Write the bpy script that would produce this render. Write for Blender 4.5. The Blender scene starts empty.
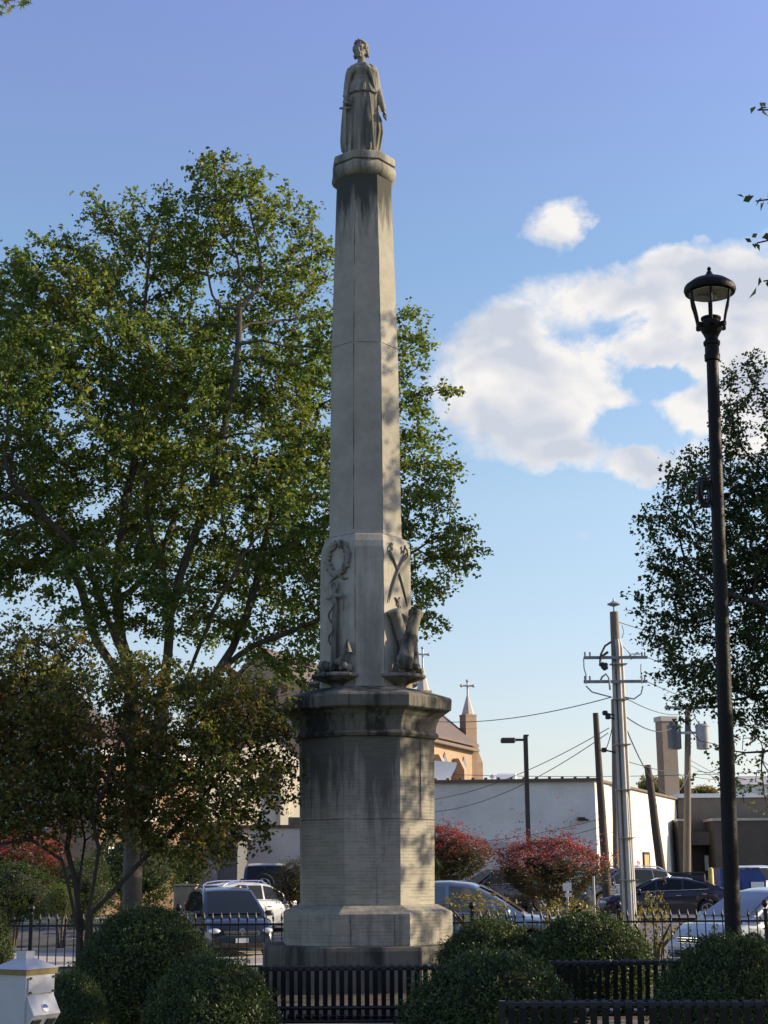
import bpy, bmesh, math, random
import numpy as np
from mathutils import Vector, Matrix, noise as mnoise

random.seed(7)
rng = np.random.default_rng(7)
PI = math.pi
R = math.radians
scene = bpy.context.scene
COL = scene.collection

# ------------------------------------------------------------------ camera
F_PX = 1500.0
PITCH = R(13.46)
ROLL = R(-0.40)
EYE = 1.6
cam_d = bpy.data.cameras.new('camera')
cam = bpy.data.objects.new('camera', cam_d)
COL.objects.link(cam)
cam_d.sensor_fit = 'VERTICAL'
cam_d.sensor_height = 24.0
cam_d.lens = F_PX / 1024.0 * 24.0
cam_d.clip_start = 0.1
cam_d.clip_end = 6000
CAM_ROT = Matrix.Rotation(PI / 2 + PITCH, 4, 'X') @ Matrix.Rotation(ROLL, 4, 'Z')
cam.matrix_world = Matrix.Translation((0, 0, EYE)) @ CAM_ROT
scene.camera = cam
C3 = CAM_ROT.to_3x3()


def ray(px, py):
    return (C3 @ Vector((px - 384.0, 512.0 - py, -F_PX))).normalized()


def P(px, py, Y):
    """where the line of sight through a photo position reaches depth Y"""
    d = ray(px, py)
    t = Y / d.y
    return Vector((d.x * t, Y, EYE + d.z * t))


# ------------------------------------------------------------------ terrain
GY = [-60, 0, 20, 27, 33, 38, 45, 50, 56, 65, 72, 90, 140, 300, 900, 4000]
GZ = [0, 0, 0, 0, -.4, -.6, -.6, -.4, -.15, 0, 0, 0, 0, 0, 0, 0]


def gz(y):
    return float(np.interp(y, GY, GZ))


# ------------------------------------------------------------------ objects
def tag(o, label=None, cat=None, group=None, kind=None):
    if label: o['label'] = label
    if cat: o['category'] = cat
    if group: o['group'] = group
    if kind: o['kind'] = kind
    return o


def empty(name, loc=(0, 0, 0), rz=0.0, **kw):
    o = bpy.data.objects.new(name, None)
    COL.objects.link(o)
    o.location = loc
    o.rotation_euler = (0, 0, rz)
    o.empty_display_size = 0.3
    return tag(o, **kw)


def copy_tree(o, parent=None):
    c = o.copy()
    COL.objects.link(c)
    c.parent = parent
    for ch in list(o.children):
        copy_tree(ch, c)
    return c


def link_mesh(name, me, parent=None, smooth=None):
    o = bpy.data.objects.new(name, me)
    COL.objects.link(o)
    if parent is not None:
        o.parent = parent
    if smooth is not None:
        me.shade_smooth()
        if smooth < 179:
            me.set_sharp_from_angle(angle=R(smooth))
    return o


class MB:
    """collects shapes, builds one mesh object"""

    def __init__(s):
        s.v = []
        s.f = []
        s.m = []
        s.mi = 0

    def add(s, vs, fs):
        b = len(s.v)
        s.v.extend([tuple(v) for v in vs])
        for f in fs:
            s.f.append([b + i for i in f])
            s.m.append(s.mi)
        return s

    def box(s, c, d, rz=0.0, M=None, bev=0.0):
        hx, hy, hz = d[0] / 2, d[1] / 2, d[2] / 2
        if bev > 0:
            b = min(bev, hx * .9, hy * .9, hz * .9)
            vs = []
            for (sx, sy, sz) in [(a, e, g) for a in (-1, 1) for e in (-1, 1) for g in (-1, 1)]:
                vs += [(sx * hx, sy * (hy - b), sz * (hz - b)), (sx * (hx - b), sy * hy, sz * (hz - b)),
                       (sx * (hx - b), sy * (hy - b), sz * hz)]
            idx = {}
            k = 0
            for a in (-1, 1):
                for e in (-1, 1):
                    for g in (-1, 1):
                        idx[(a, e, g)] = k
                        k += 3
            fs = []
            for a in (-1, 1):   # x faces
                q = [idx[(a, -1, -1)], idx[(a, 1, -1)], idx[(a, 1, 1)], idx[(a, -1, 1)]]
                fs.append(q if a > 0 else q[::-1])
                q = [idx[(-1, a, -1)] + 1, idx[(1, a, -1)] + 1, idx[(1, a, 1)] + 1, idx[(-1, a, 1)] + 1]
                fs.append(q[::-1] if a > 0 else q)
                q = [idx[(-1, -1, a)] + 2, idx[(1, -1, a)] + 2, idx[(1, 1, a)] + 2, idx[(-1, 1, a)] + 2]
                fs.append(q if a > 0 else q[::-1])
            for a in (-1, 1):
                for e in (-1, 1):
                    q = [idx[(a, e, -1)], idx[(a, e, -1)] + 1, idx[(a, e, 1)] + 1, idx[(a, e, 1)]]
                    fs.append(q[::-1] if a * e < 0 else q)
                    q = [idx[(a, -1, e)], idx[(a, -1, e)] + 2, idx[(a, 1, e)] + 2, idx[(a, 1, e)]]
                    fs.append(q if a * e < 0 else q[::-1])
                    q = [idx[(-1, a, e)] + 1, idx[(-1, a, e)] + 2, idx[(1, a, e)] + 2, idx[(1, a, e)] + 1]
                    fs.append(q if a * e > 0 else q[::-1])
            for a in (-1, 1):
                for e in (-1, 1):
                    for g in (-1, 1):
                        i = idx[(a, e, g)]
                        fs.append([i, i + 1, i + 2] if a * e * g > 0 else [i, i + 2, i + 1])
        else:
            vs = [(x * hx, y * hy, z * hz) for x in (-1, 1) for y in (-1, 1) for z in (-1, 1)]
            fs = [(0, 1, 3, 2), (4, 6, 7, 5), (0, 4, 5, 1), (2, 3, 7, 6), (0, 2, 6, 4), (1, 5, 7, 3)]
        T = Matrix.Translation(c) @ Matrix.Rotation(rz, 4, 'Z')
        if M is not None:
            T = M @ T
        return s.add([T @ Vector(v) for v in vs], fs)

    def tube(s, pts, r, n=8, cap=True, M=None, flat=1.0):
        pts = [Vector(p) for p in pts]
        rs = r if isinstance(r, (list, tuple)) else [r] * len(pts)
        rings = []
        up = None
        for i, p in enumerate(pts):
            if i == 0: t = pts[1] - pts[0]
            elif i == len(pts) - 1: t = pts[-1] - pts[-2]
            else: t = (pts[i + 1] - pts[i]).normalized() + (pts[i] - pts[i - 1]).normalized()
            t.normalize()
            if up is None:
                up = Vector((0, 0, 1)) if abs(t.z) < .9 else Vector((0, 1, 0))
            a = t.cross(up)
            if a.length < 1e-5:
                a = t.cross(Vector((1, 0, 0)))
            a.normalize()
            b = a.cross(t).normalized()
            up = b
            rings.append([p + a * math.cos(2 * PI * k / n) * rs[i] + b * math.sin(2 * PI * k / n) * rs[i] * flat for k in range(n)])
        return s.loft(rings, cap=cap, M=M)

    def loft(s, rings, cap=True, M=None, closed=True):
        n = len(rings[0])
        vs = [v for rg in rings for v in rg]
        if M is not None:
            vs = [M @ Vector(v) for v in vs]
        fs = []
        for i in range(len(rings) - 1):
            for k in range(n if closed else n - 1):
                a = i * n + k
                b = i * n + (k + 1) % n
                fs.append((a, b, b + n, a + n))
        if cap:
            fs.append(tuple(range(n))[::-1])
            fs.append(tuple((len(rings) - 1) * n + k for k in range(n)))
        return s.add(vs, fs)

    def lathe(s, prof, c=(0, 0, 0), n=24, cap=True, M=None, a0=0.0):
        rings = [[(c[0] + r * math.cos(2 * PI * k / n + a0), c[1] + r * math.sin(2 * PI * k / n + a0), c[2] + z) for k in range(n)]
                 for r, z in prof]
        return s.loft(rings, cap=cap, M=M)

    def prism(s, poly, z0, z1, M=None):
        n = len(poly)
        vs = [(p[0], p[1], z0) for p in poly] + [(p[0], p[1], z1) for p in poly]
        if M is not None:
            vs = [M @ Vector(v) for v in vs]
        fs = [(i, (i + 1) % n, (i + 1) % n + n, i + n) for i in range(n)]
        fs += [tuple(range(n))[::-1], tuple(range(n, 2 * n))]
        return s.add(vs, fs)

    def sphere(s, c, r, nu=12, nv=8, M=None):
        r = r if isinstance(r, (list, tuple)) else (r, r, r)
        rings = []
        for j in range(nv + 1):
            t = -PI / 2 + PI * j / nv
            rr = max(math.cos(t), 0.02)
            rings.append([(c[0] + r[0] * rr * math.cos(2 * PI * k / nu), c[1] + r[1] * rr * math.sin(2 * PI * k / nu),
                           c[2] + r[2] * math.sin(t)) for k in range(nu)])
        return s.loft(rings, M=M)

    def build(s, name, mats, parent=None, smooth=None):
        me = bpy.data.meshes.new(name)
        me.from_pydata(s.v, [], s.f)
        if not isinstance(mats, (list, tuple)):
            mats = [mats]
        for m in mats:
            me.materials.append(m)
        if len(mats) > 1:
            me.polygons.foreach_set('material_index', s.m)
        bm = bmesh.new()
        bm.from_mesh(me)
        bmesh.ops.recalc_face_normals(bm, faces=bm.faces)
        bm.to_mesh(me)
        bm.free()
        me.update()
        return link_mesh(name, me, parent, smooth)


def np_mesh(name, verts, faces_flat, nper, mats, parent=None, mat_idx=None, smooth=False):
    me = bpy.data.meshes.new(name)
    nv = len(verts)
    nf = len(faces_flat) // nper
    me.vertices.add(nv)
    me.vertices.foreach_set('co', np.asarray(verts, dtype=np.float32).ravel())
    me.loops.add(nf * nper)
    me.loops.foreach_set('vertex_index', np.asarray(faces_flat, dtype=np.int32))
    me.polygons.add(nf)
    me.polygons.foreach_set('loop_start', np.arange(nf, dtype=np.int32) * nper)
    for m in (mats if isinstance(mats, (list, tuple)) else [mats]):
        me.materials.append(m)
    if mat_idx is not None:
        me.polygons.foreach_set('material_index', np.asarray(mat_idx, dtype=np.int32))
    if smooth:
        me.polygons.foreach_set('use_smooth', np.ones(nf, dtype=bool))
    me.update(calc_edges=True)
    me.validate()
    o = bpy.data.objects.new(name, me)
    COL.objects.link(o)
    if parent is not None:
        o.parent = parent
    return o


# ------------------------------------------------------------------ materials
MATS = {}


class NT:
    def __init__(s, m):
        s.t = m.node_tree
        s.n = s.t.nodes
        s.l = s.t.links

    def node(s, typ, **kw):
        nd = s.n.new(typ)
        for k, v in kw.items():
            if k.startswith('i_'):
                nd.inputs[k[2:].replace('_', ' ')].default_value = v
            else:
                setattr(nd, k, v)
        return nd

    def link(s, a, b):
        s.l.new(a, b)

    def math(s, op, a, b=None, c=None, clamp=False):
        nd = s.n.new('ShaderNodeMath')
        nd.operation = op
        nd.use_clamp = clamp
        for i, x in enumerate((a, b, c)):
            if x is None: continue
            if isinstance(x, (int, float)): nd.inputs[i].default_value = x
            else: s.l.new(x, nd.inputs[i])
        return nd.outputs[0]

    def mix(s, fac, a, b, mode='MIX'):
        nd = s.n.new('ShaderNodeMix')
        nd.data_type = 'RGBA'
        nd.blend_type = mode
        for k, x in (('Factor', fac), ('A', a), ('B', b)):
            sock = [q for q in nd.inputs if q.name == k and q.enabled and (q.type == 'RGBA' or k == 'Factor')]
            sock = sock[0]
            if isinstance(x, (int, float)): sock.default_value = x
            elif isinstance(x, (tuple, list)): sock.default_value = (*x[:3], 1)
            else: s.l.new(x, sock)
        return [q for q in nd.outputs if q.type == 'RGBA'][0]

    def noise(s, scale, detail=4, rough=.55, vec=None, dist=0.0):
        nd = s.n.new('ShaderNodeTexNoise')
        nd.inputs['Scale'].default_value = scale
        nd.inputs['Detail'].default_value = detail
        nd.inputs['Roughness'].default_value = rough
        nd.inputs['Distortion'].default_value = dist
        if vec is not None: s.l.new(vec, nd.inputs['Vector'])
        return nd.outputs['Fac']

    def ramp(s, fac, stops):
        nd = s.n.new('ShaderNodeValToRGB')
        el = nd.color_ramp.elements
        while len(el) < len(stops): el.new(.5)
        for e, (p, c) in zip(el, stops):
            e.position = p
            e.color = (c, c, c, 1) if isinstance(c, (int, float)) else (*c, 1)
        s.l.new(fac, nd.inputs[0])
        return nd.outputs[0]

    def coords(s, which='Object', scale=None):
        tc = s.n.new('ShaderNodeTexCoord')
        if scale is None: return tc.outputs[which]
        mp = s.n.new('ShaderNodeMapping')
        mp.inputs['Scale'].default_value = scale
        s.l.new(tc.outputs[which], mp.inputs['Vector'])
        return mp.outputs[0]

    def bump(s, h, strength=.3, dist=.02):
        nd = s.n.new('ShaderNodeBump')
        nd.inputs['Strength'].default_value = strength
        nd.inputs['Distance'].default_value = dist
        s.l.new(h, nd.inputs['Height'])
        return nd.outputs[0]


def new_mat(name):
    m = bpy.data.materials.new(name)
    m.use_nodes = True
    MATS[name] = m
    t = NT(m)
    b = m.node_tree.nodes['Principled BSDF']
    return m, t, b


def mat(name, col, rough=.6, metal=0.0, var=.25, scale=4.0, bump=.0, bscale=None, spec=.5, coat=0.0, stretch=None):
    m, t, b = new_mat(name)
    vec = t.coords('Object', stretch)
    n = t.noise(scale, 5, .6, vec)
    n2 = t.noise(scale * 9, 3, .6, vec)
    f = t.math('MULTIPLY_ADD', n2, .35, t.math('MULTIPLY', n, .65))
    lo = tuple(c * (1 - var) for c in col)
    hi = tuple(min(1, c * (1 + var)) for c in col)
    t.link(t.ramp(f, [(.3, lo), (.7, hi)]), b.inputs['Base Color'])
    b.inputs['Roughness'].default_value = rough
    b.inputs['Metallic'].default_value = metal
    b.inputs['Specular IOR Level'].default_value = spec
    b.inputs['Coat Weight'].default_value = coat
    if coat: b.inputs['Coat Roughness'].default_value = .04
    if bump:
        t.link(t.bump(t.noise(bscale or scale * 6, 4, .6, vec), bump, .02), b.inputs['Normal'])
    return m


def leaf_mat(name, cols, transl=.45, rough=.45, nscale=.5, autumn=None, autumn_amt=.0):
    """cols: dark, mid, light leaf colours; autumn: extra turned-leaf colour"""
    m, t, b = new_mat(name)
    geo = t.node('ShaderNodeNewGeometry')
    n = t.noise(nscale, 3, .6, t.coords('Object'))
    f = t.math('ADD', t.math('MULTIPLY', geo.outputs['Random Per Island'], .55), t.math('MULTIPLY', t.math('SUBTRACT', n, .3), 1.1), clamp=True)
    c = t.ramp(f, [(.1, cols[0]), (.5, cols[1]), (.92, cols[2])])
    if autumn:
        n2 = t.noise(nscale * 1.7 + .2, 3, .6, t.coords('Object', (1, 1.1, .9)))
        g = t.math('ADD', t.math('MULTIPLY', t.math('FRACT', t.math('MULTIPLY', geo.outputs['Random Per Island'], 17.0)), .5), n2)
        k = t.ramp(g, [(1.0 - autumn_amt - .04, 0.0), (1.0 - autumn_amt + .04, 1.0)])
        c = t.mix(k, c, autumn)
    t.link(c, b.inputs['Base Color'])
    b.inputs['Roughness'].default_value = rough
    b.inputs['Specular IOR Level'].default_value = .35
    tr = t.node('ShaderNodeBsdfTranslucent')
    tc = t.mix(1.0, c, (1.0, 1.0, .55), 'MULTIPLY')
    t.link(tc, tr.inputs['Color'])
    mx = t.node('ShaderNodeMixShader')
    mx.inputs[0].default_value = transl
    t.link(b.outputs[0], mx.inputs[1])
    t.link(tr.outputs[0], mx.inputs[2])
    t.link(mx.outputs[0], t.n['Material Output'].inputs['Surface'])
    return m


def glass_mat(name, col=(.02, .025, .03), rough=.06):
    m, t, b = new_mat(name)
    b.inputs['Base Color'].default_value = (*col, 1)
    b.inputs['Roughness'].default_value = rough
    b.inputs['Specular IOR Level'].default_value = .9
    b.inputs['Coat Weight'].default_value = .6
    return m


def brick_mat(name, c1, c2, mortar, scale=1.0, rough=.85, axis='x'):
    m, t, b = new_mat(name)
    tc = t.coords('Object')
    sep = t.node('ShaderNodeSeparateXYZ')
    t.link(tc, sep.inputs[0])
    cb = t.node('ShaderNodeCombineXYZ')
    t.link(t.math('ADD', sep.outputs[0], sep.outputs[1]), cb.inputs[0])
    t.link(sep.outputs[2], cb.inputs[1])
    br = t.node('ShaderNodeTexBrick')
    br.inputs['Scale'].default_value = scale
    br.inputs['Brick Width'].default_value = .22
    br.inputs['Row Height'].default_value = .075
    br.inputs['Mortar Size'].default_value = .008
    br.inputs['Color1'].default_value = (*c1, 1)
    br.inputs['Color2'].default_value = (*c2, 1)
    br.inputs['Mortar'].default_value = (*mortar, 1)
    t.link(cb.outputs[0], br.inputs['Vector'])
    n = t.noise(.6, 5, .65, tc)
    c = t.mix(t.math('MULTIPLY', t.ramp(n, [(.35, 0.0), (.75, 1.0)]), .45), br.outputs['Color'], tuple(x * .45 for x in c1))
    t.link(c, b.inputs['Base Color'])
    b.inputs['Roughness'].default_value = rough
    t.link(t.bump(br.outputs['Fac'], -.4, .01), b.inputs['Normal'])
    return m
# ------------------------------------------------------------------ world-space building helper
def build_at(mb, name, mats, parent, smooth=None):
    """the builder holds world positions; re-express them relative to the parent's base"""
    inv = (Matrix.Translation(parent.location) @ parent.rotation_euler.to_matrix().to_4x4()).inverted()
    mb.v = [tuple(inv @ Vector(v)) for v in mb.v]
    return mb.build(name, mats, parent, smooth)


# ------------------------------------------------------------------ monument stone
MON = Vector((P(366.5, 900, 22.5).x, 22.5, 0.0))
A_MAIN = R(-39)     # the wreath face looks this far left of the viewer


def stone_mat(name, letters=False, stain=1.0, tone=1.0, stain_top=None, stain_len=2.0):
    m, t, b = new_mat(name)
    tc = t.coords('Object')
    sep = t.node('ShaderNodeSeparateXYZ')
    t.link(tc, sep.inputs[0])
    z = sep.outputs[2]
    big = t.noise(.9, 5, .6, tc)
    mid = t.noise(5, 6, .65, tc)
    fine = t.noise(60, 3, .7, tc)
    f = t.math('ADD', t.math('MULTIPLY', big, .45), t.math('ADD', t.math('MULTIPLY', mid, .35), t.math('MULTIPLY', fine, .2)))
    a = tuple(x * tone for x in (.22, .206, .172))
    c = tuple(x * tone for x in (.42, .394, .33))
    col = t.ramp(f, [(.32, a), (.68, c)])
    # greenish black weather streaks running down from the ledges
    st = t.noise(1.0, 6, .62, t.coords('Object', (2.6, 2.6, .33)))
    st2 = t.noise(1.0, 5, .7, t.coords('Object', (10, 10, .9)))
    s = t.math('ADD', t.math('MULTIPLY', st, .65), t.math('MULTIPLY', st2, .35))
    if stain_top is not None:
        g = t.math('DIVIDE', t.math('SUBTRACT', stain_top, z), stain_len)
        g = t.math('SUBTRACT', 1.0, g, clamp=True)
        s = t.math('ADD', t.math('SUBTRACT', s, .13), t.math('MULTIPLY', t.math('POWER', g, 1.6), .30))
    k = t.math('MULTIPLY', t.ramp(s, [(.47, 0.0), (.60, 1.0)]), .85 * stain)
    col = t.mix(k, col, (.035, .038, .033))
    spot = t.ramp(t.noise(26, 4, .7, tc), [(.62, 0.0), (.74, 1.0)])
    col = t.mix(t.math('MULTIPLY', spot, .5 * stain), col, (.10, .10, .085))
    h = t.math('ADD', t.math('MULTIPLY', mid, .6), t.math('MULTIPLY', fine, .5))
    if letters:
        row = t.math('FRACT', t.math('MULTIPLY', z, 1 / .045))
        inrow = t.math('LESS_THAN', t.math('ABSOLUTE', t.math('SUBTRACT', row, .5)), .26)
        cell = t.math('FLOOR', t.math('MULTIPLY', z, 1 / .045))
        cb = t.node('ShaderNodeCombineXYZ')
        t.link(t.math('MULTIPLY', t.math('ADD', sep.outputs[0], t.math('MULTIPLY', sep.outputs[1], .6)), 120), cb.inputs[0])
        t.link(t.math('MULTIPLY', cell, 7.3), cb.inputs[1])
        t.link(t.math('MULTIPLY', z, 60), cb.inputs[2])
        ch = t.ramp(t.noise(1.0, 1, .5, cb.outputs[0]), [(.44, 0.0), (.50, 1.0)])
        cb2 = t.node('ShaderNodeCombineXYZ')
        t.link(t.math('MULTIPLY', t.math('ADD', sep.outputs[0], t.math('MULTIPLY', sep.outputs[1], .6)), 3.2), cb2.inputs[0])
        t.link(t.math('MULTIPLY', cell, 3.1), cb2.inputs[1])
        ln = t.ramp(t.noise(1.0, 0, .5, cb2.outputs[0]), [(.42, 0.0), (.47, 1.0)])
        ink = t.math('MULTIPLY', t.math('MULTIPLY', inrow, ch), ln)
        col = t.mix(t.math('MULTIPLY', ink, .25), col, (.07, .068, .058))
        h = t.math('SUBTRACT', h, t.math('MULTIPLY', ink, .9))
    t.link(col, b.inputs['Base Color'])
    b.inputs['Roughness'].default_value = .9
    b.inputs['Specular IOR Level'].default_value = .25
    t.link(t.bump(h, .55, .012), b.inputs['Normal'])
    return m


def oct_ring(mm, cc, z, rot=A_MAIN):
    """square plan with cut corners; mm main side, cc corner side"""
    h = (mm + cc * math.sqrt(2)) / 2
    pts = []
    for k in range(4):
        a = rot + k * PI / 2
        n = Vector((math.sin(a), -math.cos(a), 0))
        u = Vector((math.cos(a), math.sin(a), 0))
        pts.append(MON + n * h - u * mm / 2 + Vector((0, 0, z)))
        pts.append(MON + n * h + u * mm / 2 + Vector((0, 0, z)))
    return pts


def flat_span(wpx, py, reg):
    """metres across the flats from silhouette width in the photo"""
    p = P(366, py, 22.5)
    d = p.y * math.cos(PITCH) + (p.z - EYE) * math.sin(PITCH)
    w = wpx * d / F_PX
    return w / (1.038 if reg else 1.108)


def zof(py, front):
    return P(366, py, 22.5 - front).z


def sec(wpx, py, reg=True, z=None, ratio=None):
    F = flat_span(wpx, py, reg)
    if z is None:
        z = zof(py, F / 2 * 1.02)
    if reg:
        m_ = F * .4142
        c_ = m_
    else:
        m_ = F * .5185
        c_ = (F - m_) / math.sqrt(2)
    return m_, c_, z


mon = empty('monument', MON, label='tall weathered limestone war monument with octagonal shaft topped by a robed statue', cat='monument')
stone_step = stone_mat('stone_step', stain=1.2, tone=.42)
Z_STEP = zof(948, 1.5)
Z_PL = zof(913, 1.2)
Z_DIE0 = zof(906, 1.05)
Z_DIE1 = zof(736, 1.0)
Z_COR = zof(697, 1.2)
stone_low = stone_mat('stone_names', letters=True, stain=.85, stain_top=Z_DIE1 - .0, stain_len=2.2)
stone_pl = stone_mat('stone_plinth', letters=True, stain=.5)
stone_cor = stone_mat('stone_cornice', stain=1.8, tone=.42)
Z_UP1 = zof(532, .65)
Z_SH1 = zof(178, .45)
stone_up = stone_mat('stone_upper', stain=.45, tone=1.05)
stone_rel = stone_mat('stone_relief', stain=1.2, tone=.66)
stone_shaft = stone_mat('stone_shaft', stain=1.1, tone=.92, stain_top=Z_SH1, stain_len=1.9)
stone_cap = stone_mat('stone_cap', stain=.9, tone=.85)
stone_stat = stone_mat('stone_statue', stain=.9, tone=.74)
joint_mat = mat('mortar_joint', (.07, .065, .055), .95)


def oct_part(name, secs, m, smooth=None):
    mb = MB()
    mb.loft([oct_ring(a, c, z) for a, c, z in secs])
    o = build_at(mb, name, m, mon, smooth)
    return o


# step, plinth, die, cornice
F_st = flat_span(213, 950, True)
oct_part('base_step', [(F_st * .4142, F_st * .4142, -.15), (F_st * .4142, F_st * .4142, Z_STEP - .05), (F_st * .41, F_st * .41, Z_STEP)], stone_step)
a = sec(170, 946)
b_ = sec(170, 914)
c_ = sec(137.5, 906)
oct_part('plinth', [(a[0], a[1], Z_STEP + .003), (b_[0], b_[1], Z_PL - .02), (b_[0] * .985, b_[1] * .985, Z_PL), (c_[0] * 1.03, c_[1] * 1.03, Z_DIE0)], stone_pl)
d0 = sec(135, 905)
d1 = sec(135.5, 737)
zj = zof(819, 1.0)
tj = (zj - Z_DIE0) / (Z_DIE1 - Z_DIE0)
mj = d0[0] + (d1[0] - d0[0]) * tj
oct_part('inscribed_die', [(d0[0], d0[1], Z_DIE0 + .002), (mj, mj, zj - .008), (mj - .012, mj - .012, zj - .005), (mj - .012, mj - .012, zj + .005),
                           (mj, mj, zj + .008), (d1[0], d1[1], Z_DIE1)], stone_low)
# cornice: bead, cove, slab, weathered top
cs = [sec(136, 737, z=Z_DIE1 + .003), sec(141, 736, z=Z_DIE1 + .01), sec(145, 735, z=Z_DIE1 + .05), sec(141, 733, z=Z_DIE1 + .09),
      sec(138, 732, z=Z_DIE1 + .10), sec(140, 728, z=Z_DIE1 + .20), sec(146, 724, z=Z_DIE1 + .30), sec(157, 720, z=Z_DIE1 + .38),
      sec(165, 717, z=Z_DIE1 + .40), sec(169, 714, z=Z_DIE1 + .42), sec(170, 706, z=Z_DIE1 + .57), sec(167, 704, z=Z_DIE1 + .60),
      sec(110, 697, z=Z_DIE1 + .74)]
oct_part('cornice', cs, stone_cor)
Z_CT = Z_DIE1 + .74
u0 = sec(93.5, 690, False)
u1 = sec(90, 545, False)
s0 = sec(74, 531)
Z_UPS = zof(545, .72)
oct_part('relief_block', [(u0[0], u0[1], Z_CT - .06), (u1[0], u1[1], Z_UPS), (u1[0] * .97, u1[1] * .99, Z_UPS + .09), (u1[0] * .88, u1[1] * .98, Z_UP1 - .02), (u1[0]*.80, u1[1]*.94, Z_UP1)],
         stone_up)
sA = sec(72.5, 530)
sB = sec(66.5, 341)
sC = sec(54.5, 182)
Z_SHJ = zof(341, .55)
oct_part('shaft', [(sA[0] * 1.02, sA[1] * 1.02, Z_UP1 + .003), (sA[0], sA[1], Z_UP1 + .06), (sB[0], sB[1], Z_SHJ - .01), (sB[0] * .98, sB[1] * .98, Z_SHJ - .006),
                   (sB[0] * .98, sB[1] * .98, Z_SHJ + .006), (sB[0], sB[1], Z_SHJ + .01), (sC[0], sC[1], Z_SH1 + .10)], stone_shaft)
grime_m = mat('arris_grime', (.03, .03, .027), .95, var=.3)
for vi in (1, 2):
    for (za_, ra_, zb_2, rb2_) in ((Z_UP1 + .07, sA, Z_SHJ - .02, sB), (Z_SHJ + .02, sB, Z_SH1 - .05, sC), (Z_CT + .05, u0, Z_UPS - .03, u1)):
        pa, pb = oct_ring(ra_[0], ra_[1], za_)[vi], oct_ring(rb2_[0], rb2_[1], zb_2)[vi]
        mb = MB()
        npt = 16
        mb.tube([pa.lerp(pb, k / npt) for k in range(npt + 1)], [float(rng.uniform(.001, .0065 if vi == 1 else .004)) for k in range(npt + 1)], 6)
        build_at(mb, 'grime_line', grime_m, mon)
k0 = sec(55, 178)
ring = []
zc = Z_SH1
for dz, w in ((-.02, 54), (0.0, 57), (.03, 60.5), (.08, 63.5), (.14, 64.5), (.20, 63.5), (.25, 60.5), (.272, 58.2), (.28, 58.2), (.285, 61.5), (.29, 62.5), (.42, 62.5), (.45, 61), (.47, 55)):
    mm_, cc_, _ = sec(w, 165)
    ring.append((mm_, cc_, zc + .10 + dz * .84))
oct_part('capital', ring, stone_cap, 50)
Z_FEET = zc + .10 + .47 * .84 - .002
# vertical joints in the stone
mb = MB()
for (fa, du, z0, z1, Fs) in ((A_MAIN + PI / 4, .06, Z_DIE0 + .01, zj - .02, d0), (A_MAIN + PI / 2, .06, zj + .03, Z_DIE1 - .02, d1),
                             (A_MAIN + PI / 4, -.33, Z_STEP + .02, Z_PL - .03, b_), (A_MAIN + PI / 4, .28, Z_STEP + .02, Z_PL - .03, b_)):
    n = Vector((math.sin(fa), -math.cos(fa), 0))
    u = Vector((math.cos(fa), math.sin(fa), 0))
    h = Fs[0] * (1 + math.sqrt(2)) / 2
    c = MON + n * (h + .0005) + u * du
    mb = MB()
    mb.box((c.x, c.y, (z0 + z1) / 2), (.005, .012, z1 - z0), fa)
    build_at(mb, 'joint', joint_mat, mon)


def face_frame(fa, h):
    """matrix: x along the face, y into the stone, z up; origin on the face at the monument's ground level"""
    M = Matrix.Translation(MON + Vector((math.sin(fa), -math.cos(fa), 0)) * h) @ Matrix.Rotation(fa, 4, 'Z')
    return M


H_UP = (u0[0] + u0[1] * math.sqrt(2)) / 2
H_UP1 = (u1[0] + u1[1] * math.sqrt(2)) / 2


def hface(z):
    t_ = (z - Z_CT) / (Z_UPS - Z_CT)
    return H_UP + (H_UP1 - H_UP) * t_


ML = face_frame(A_MAIN, H_UP)
MR = face_frame(A_MAIN + PI / 2, H_UP)


def fy(z):
    return H_UP - hface(z)


# wreath
zw = zof(558, .62)
mb = MB()
pts = []
for i in range(41):
    a_ = R(100) + R(340) * i / 40
    pts.append((.195 * math.cos(a_), fy(zw) - .02, zw + .235 * math.sin(a_) + .02))
for i in range(len(pts)):
    a_ = R(100) + R(340) * i / 40
    for k in range(3):
        rr = rng.uniform(-.045, .045)
        c = (pts[i][0] + math.cos(a_) * rr, pts[i][1] - .01 + rng.uniform(-.01, .01), pts[i][2] + math.sin(a_) * rr)
        mb.sphere(c, (.032, .022, .026), 6, 4, ML)
mb.tube(pts, .04, 8, M=ML)
mb.tube([(-.02, fy(zw) - .02, zw - .22), (-.16, fy(zw) - .02, zw - .33)], [.03, .012], 6, M=ML)
mb.tube([(.02, fy(zw) - .02, zw - .22), (.10, fy(zw) - .02, zw - .30), (.19, fy(zw) - .02, zw - .30)], [.03, .02, .01], 6, M=ML)
build_at(mb, 'wreath', stone_rel, mon, 60)
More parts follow.
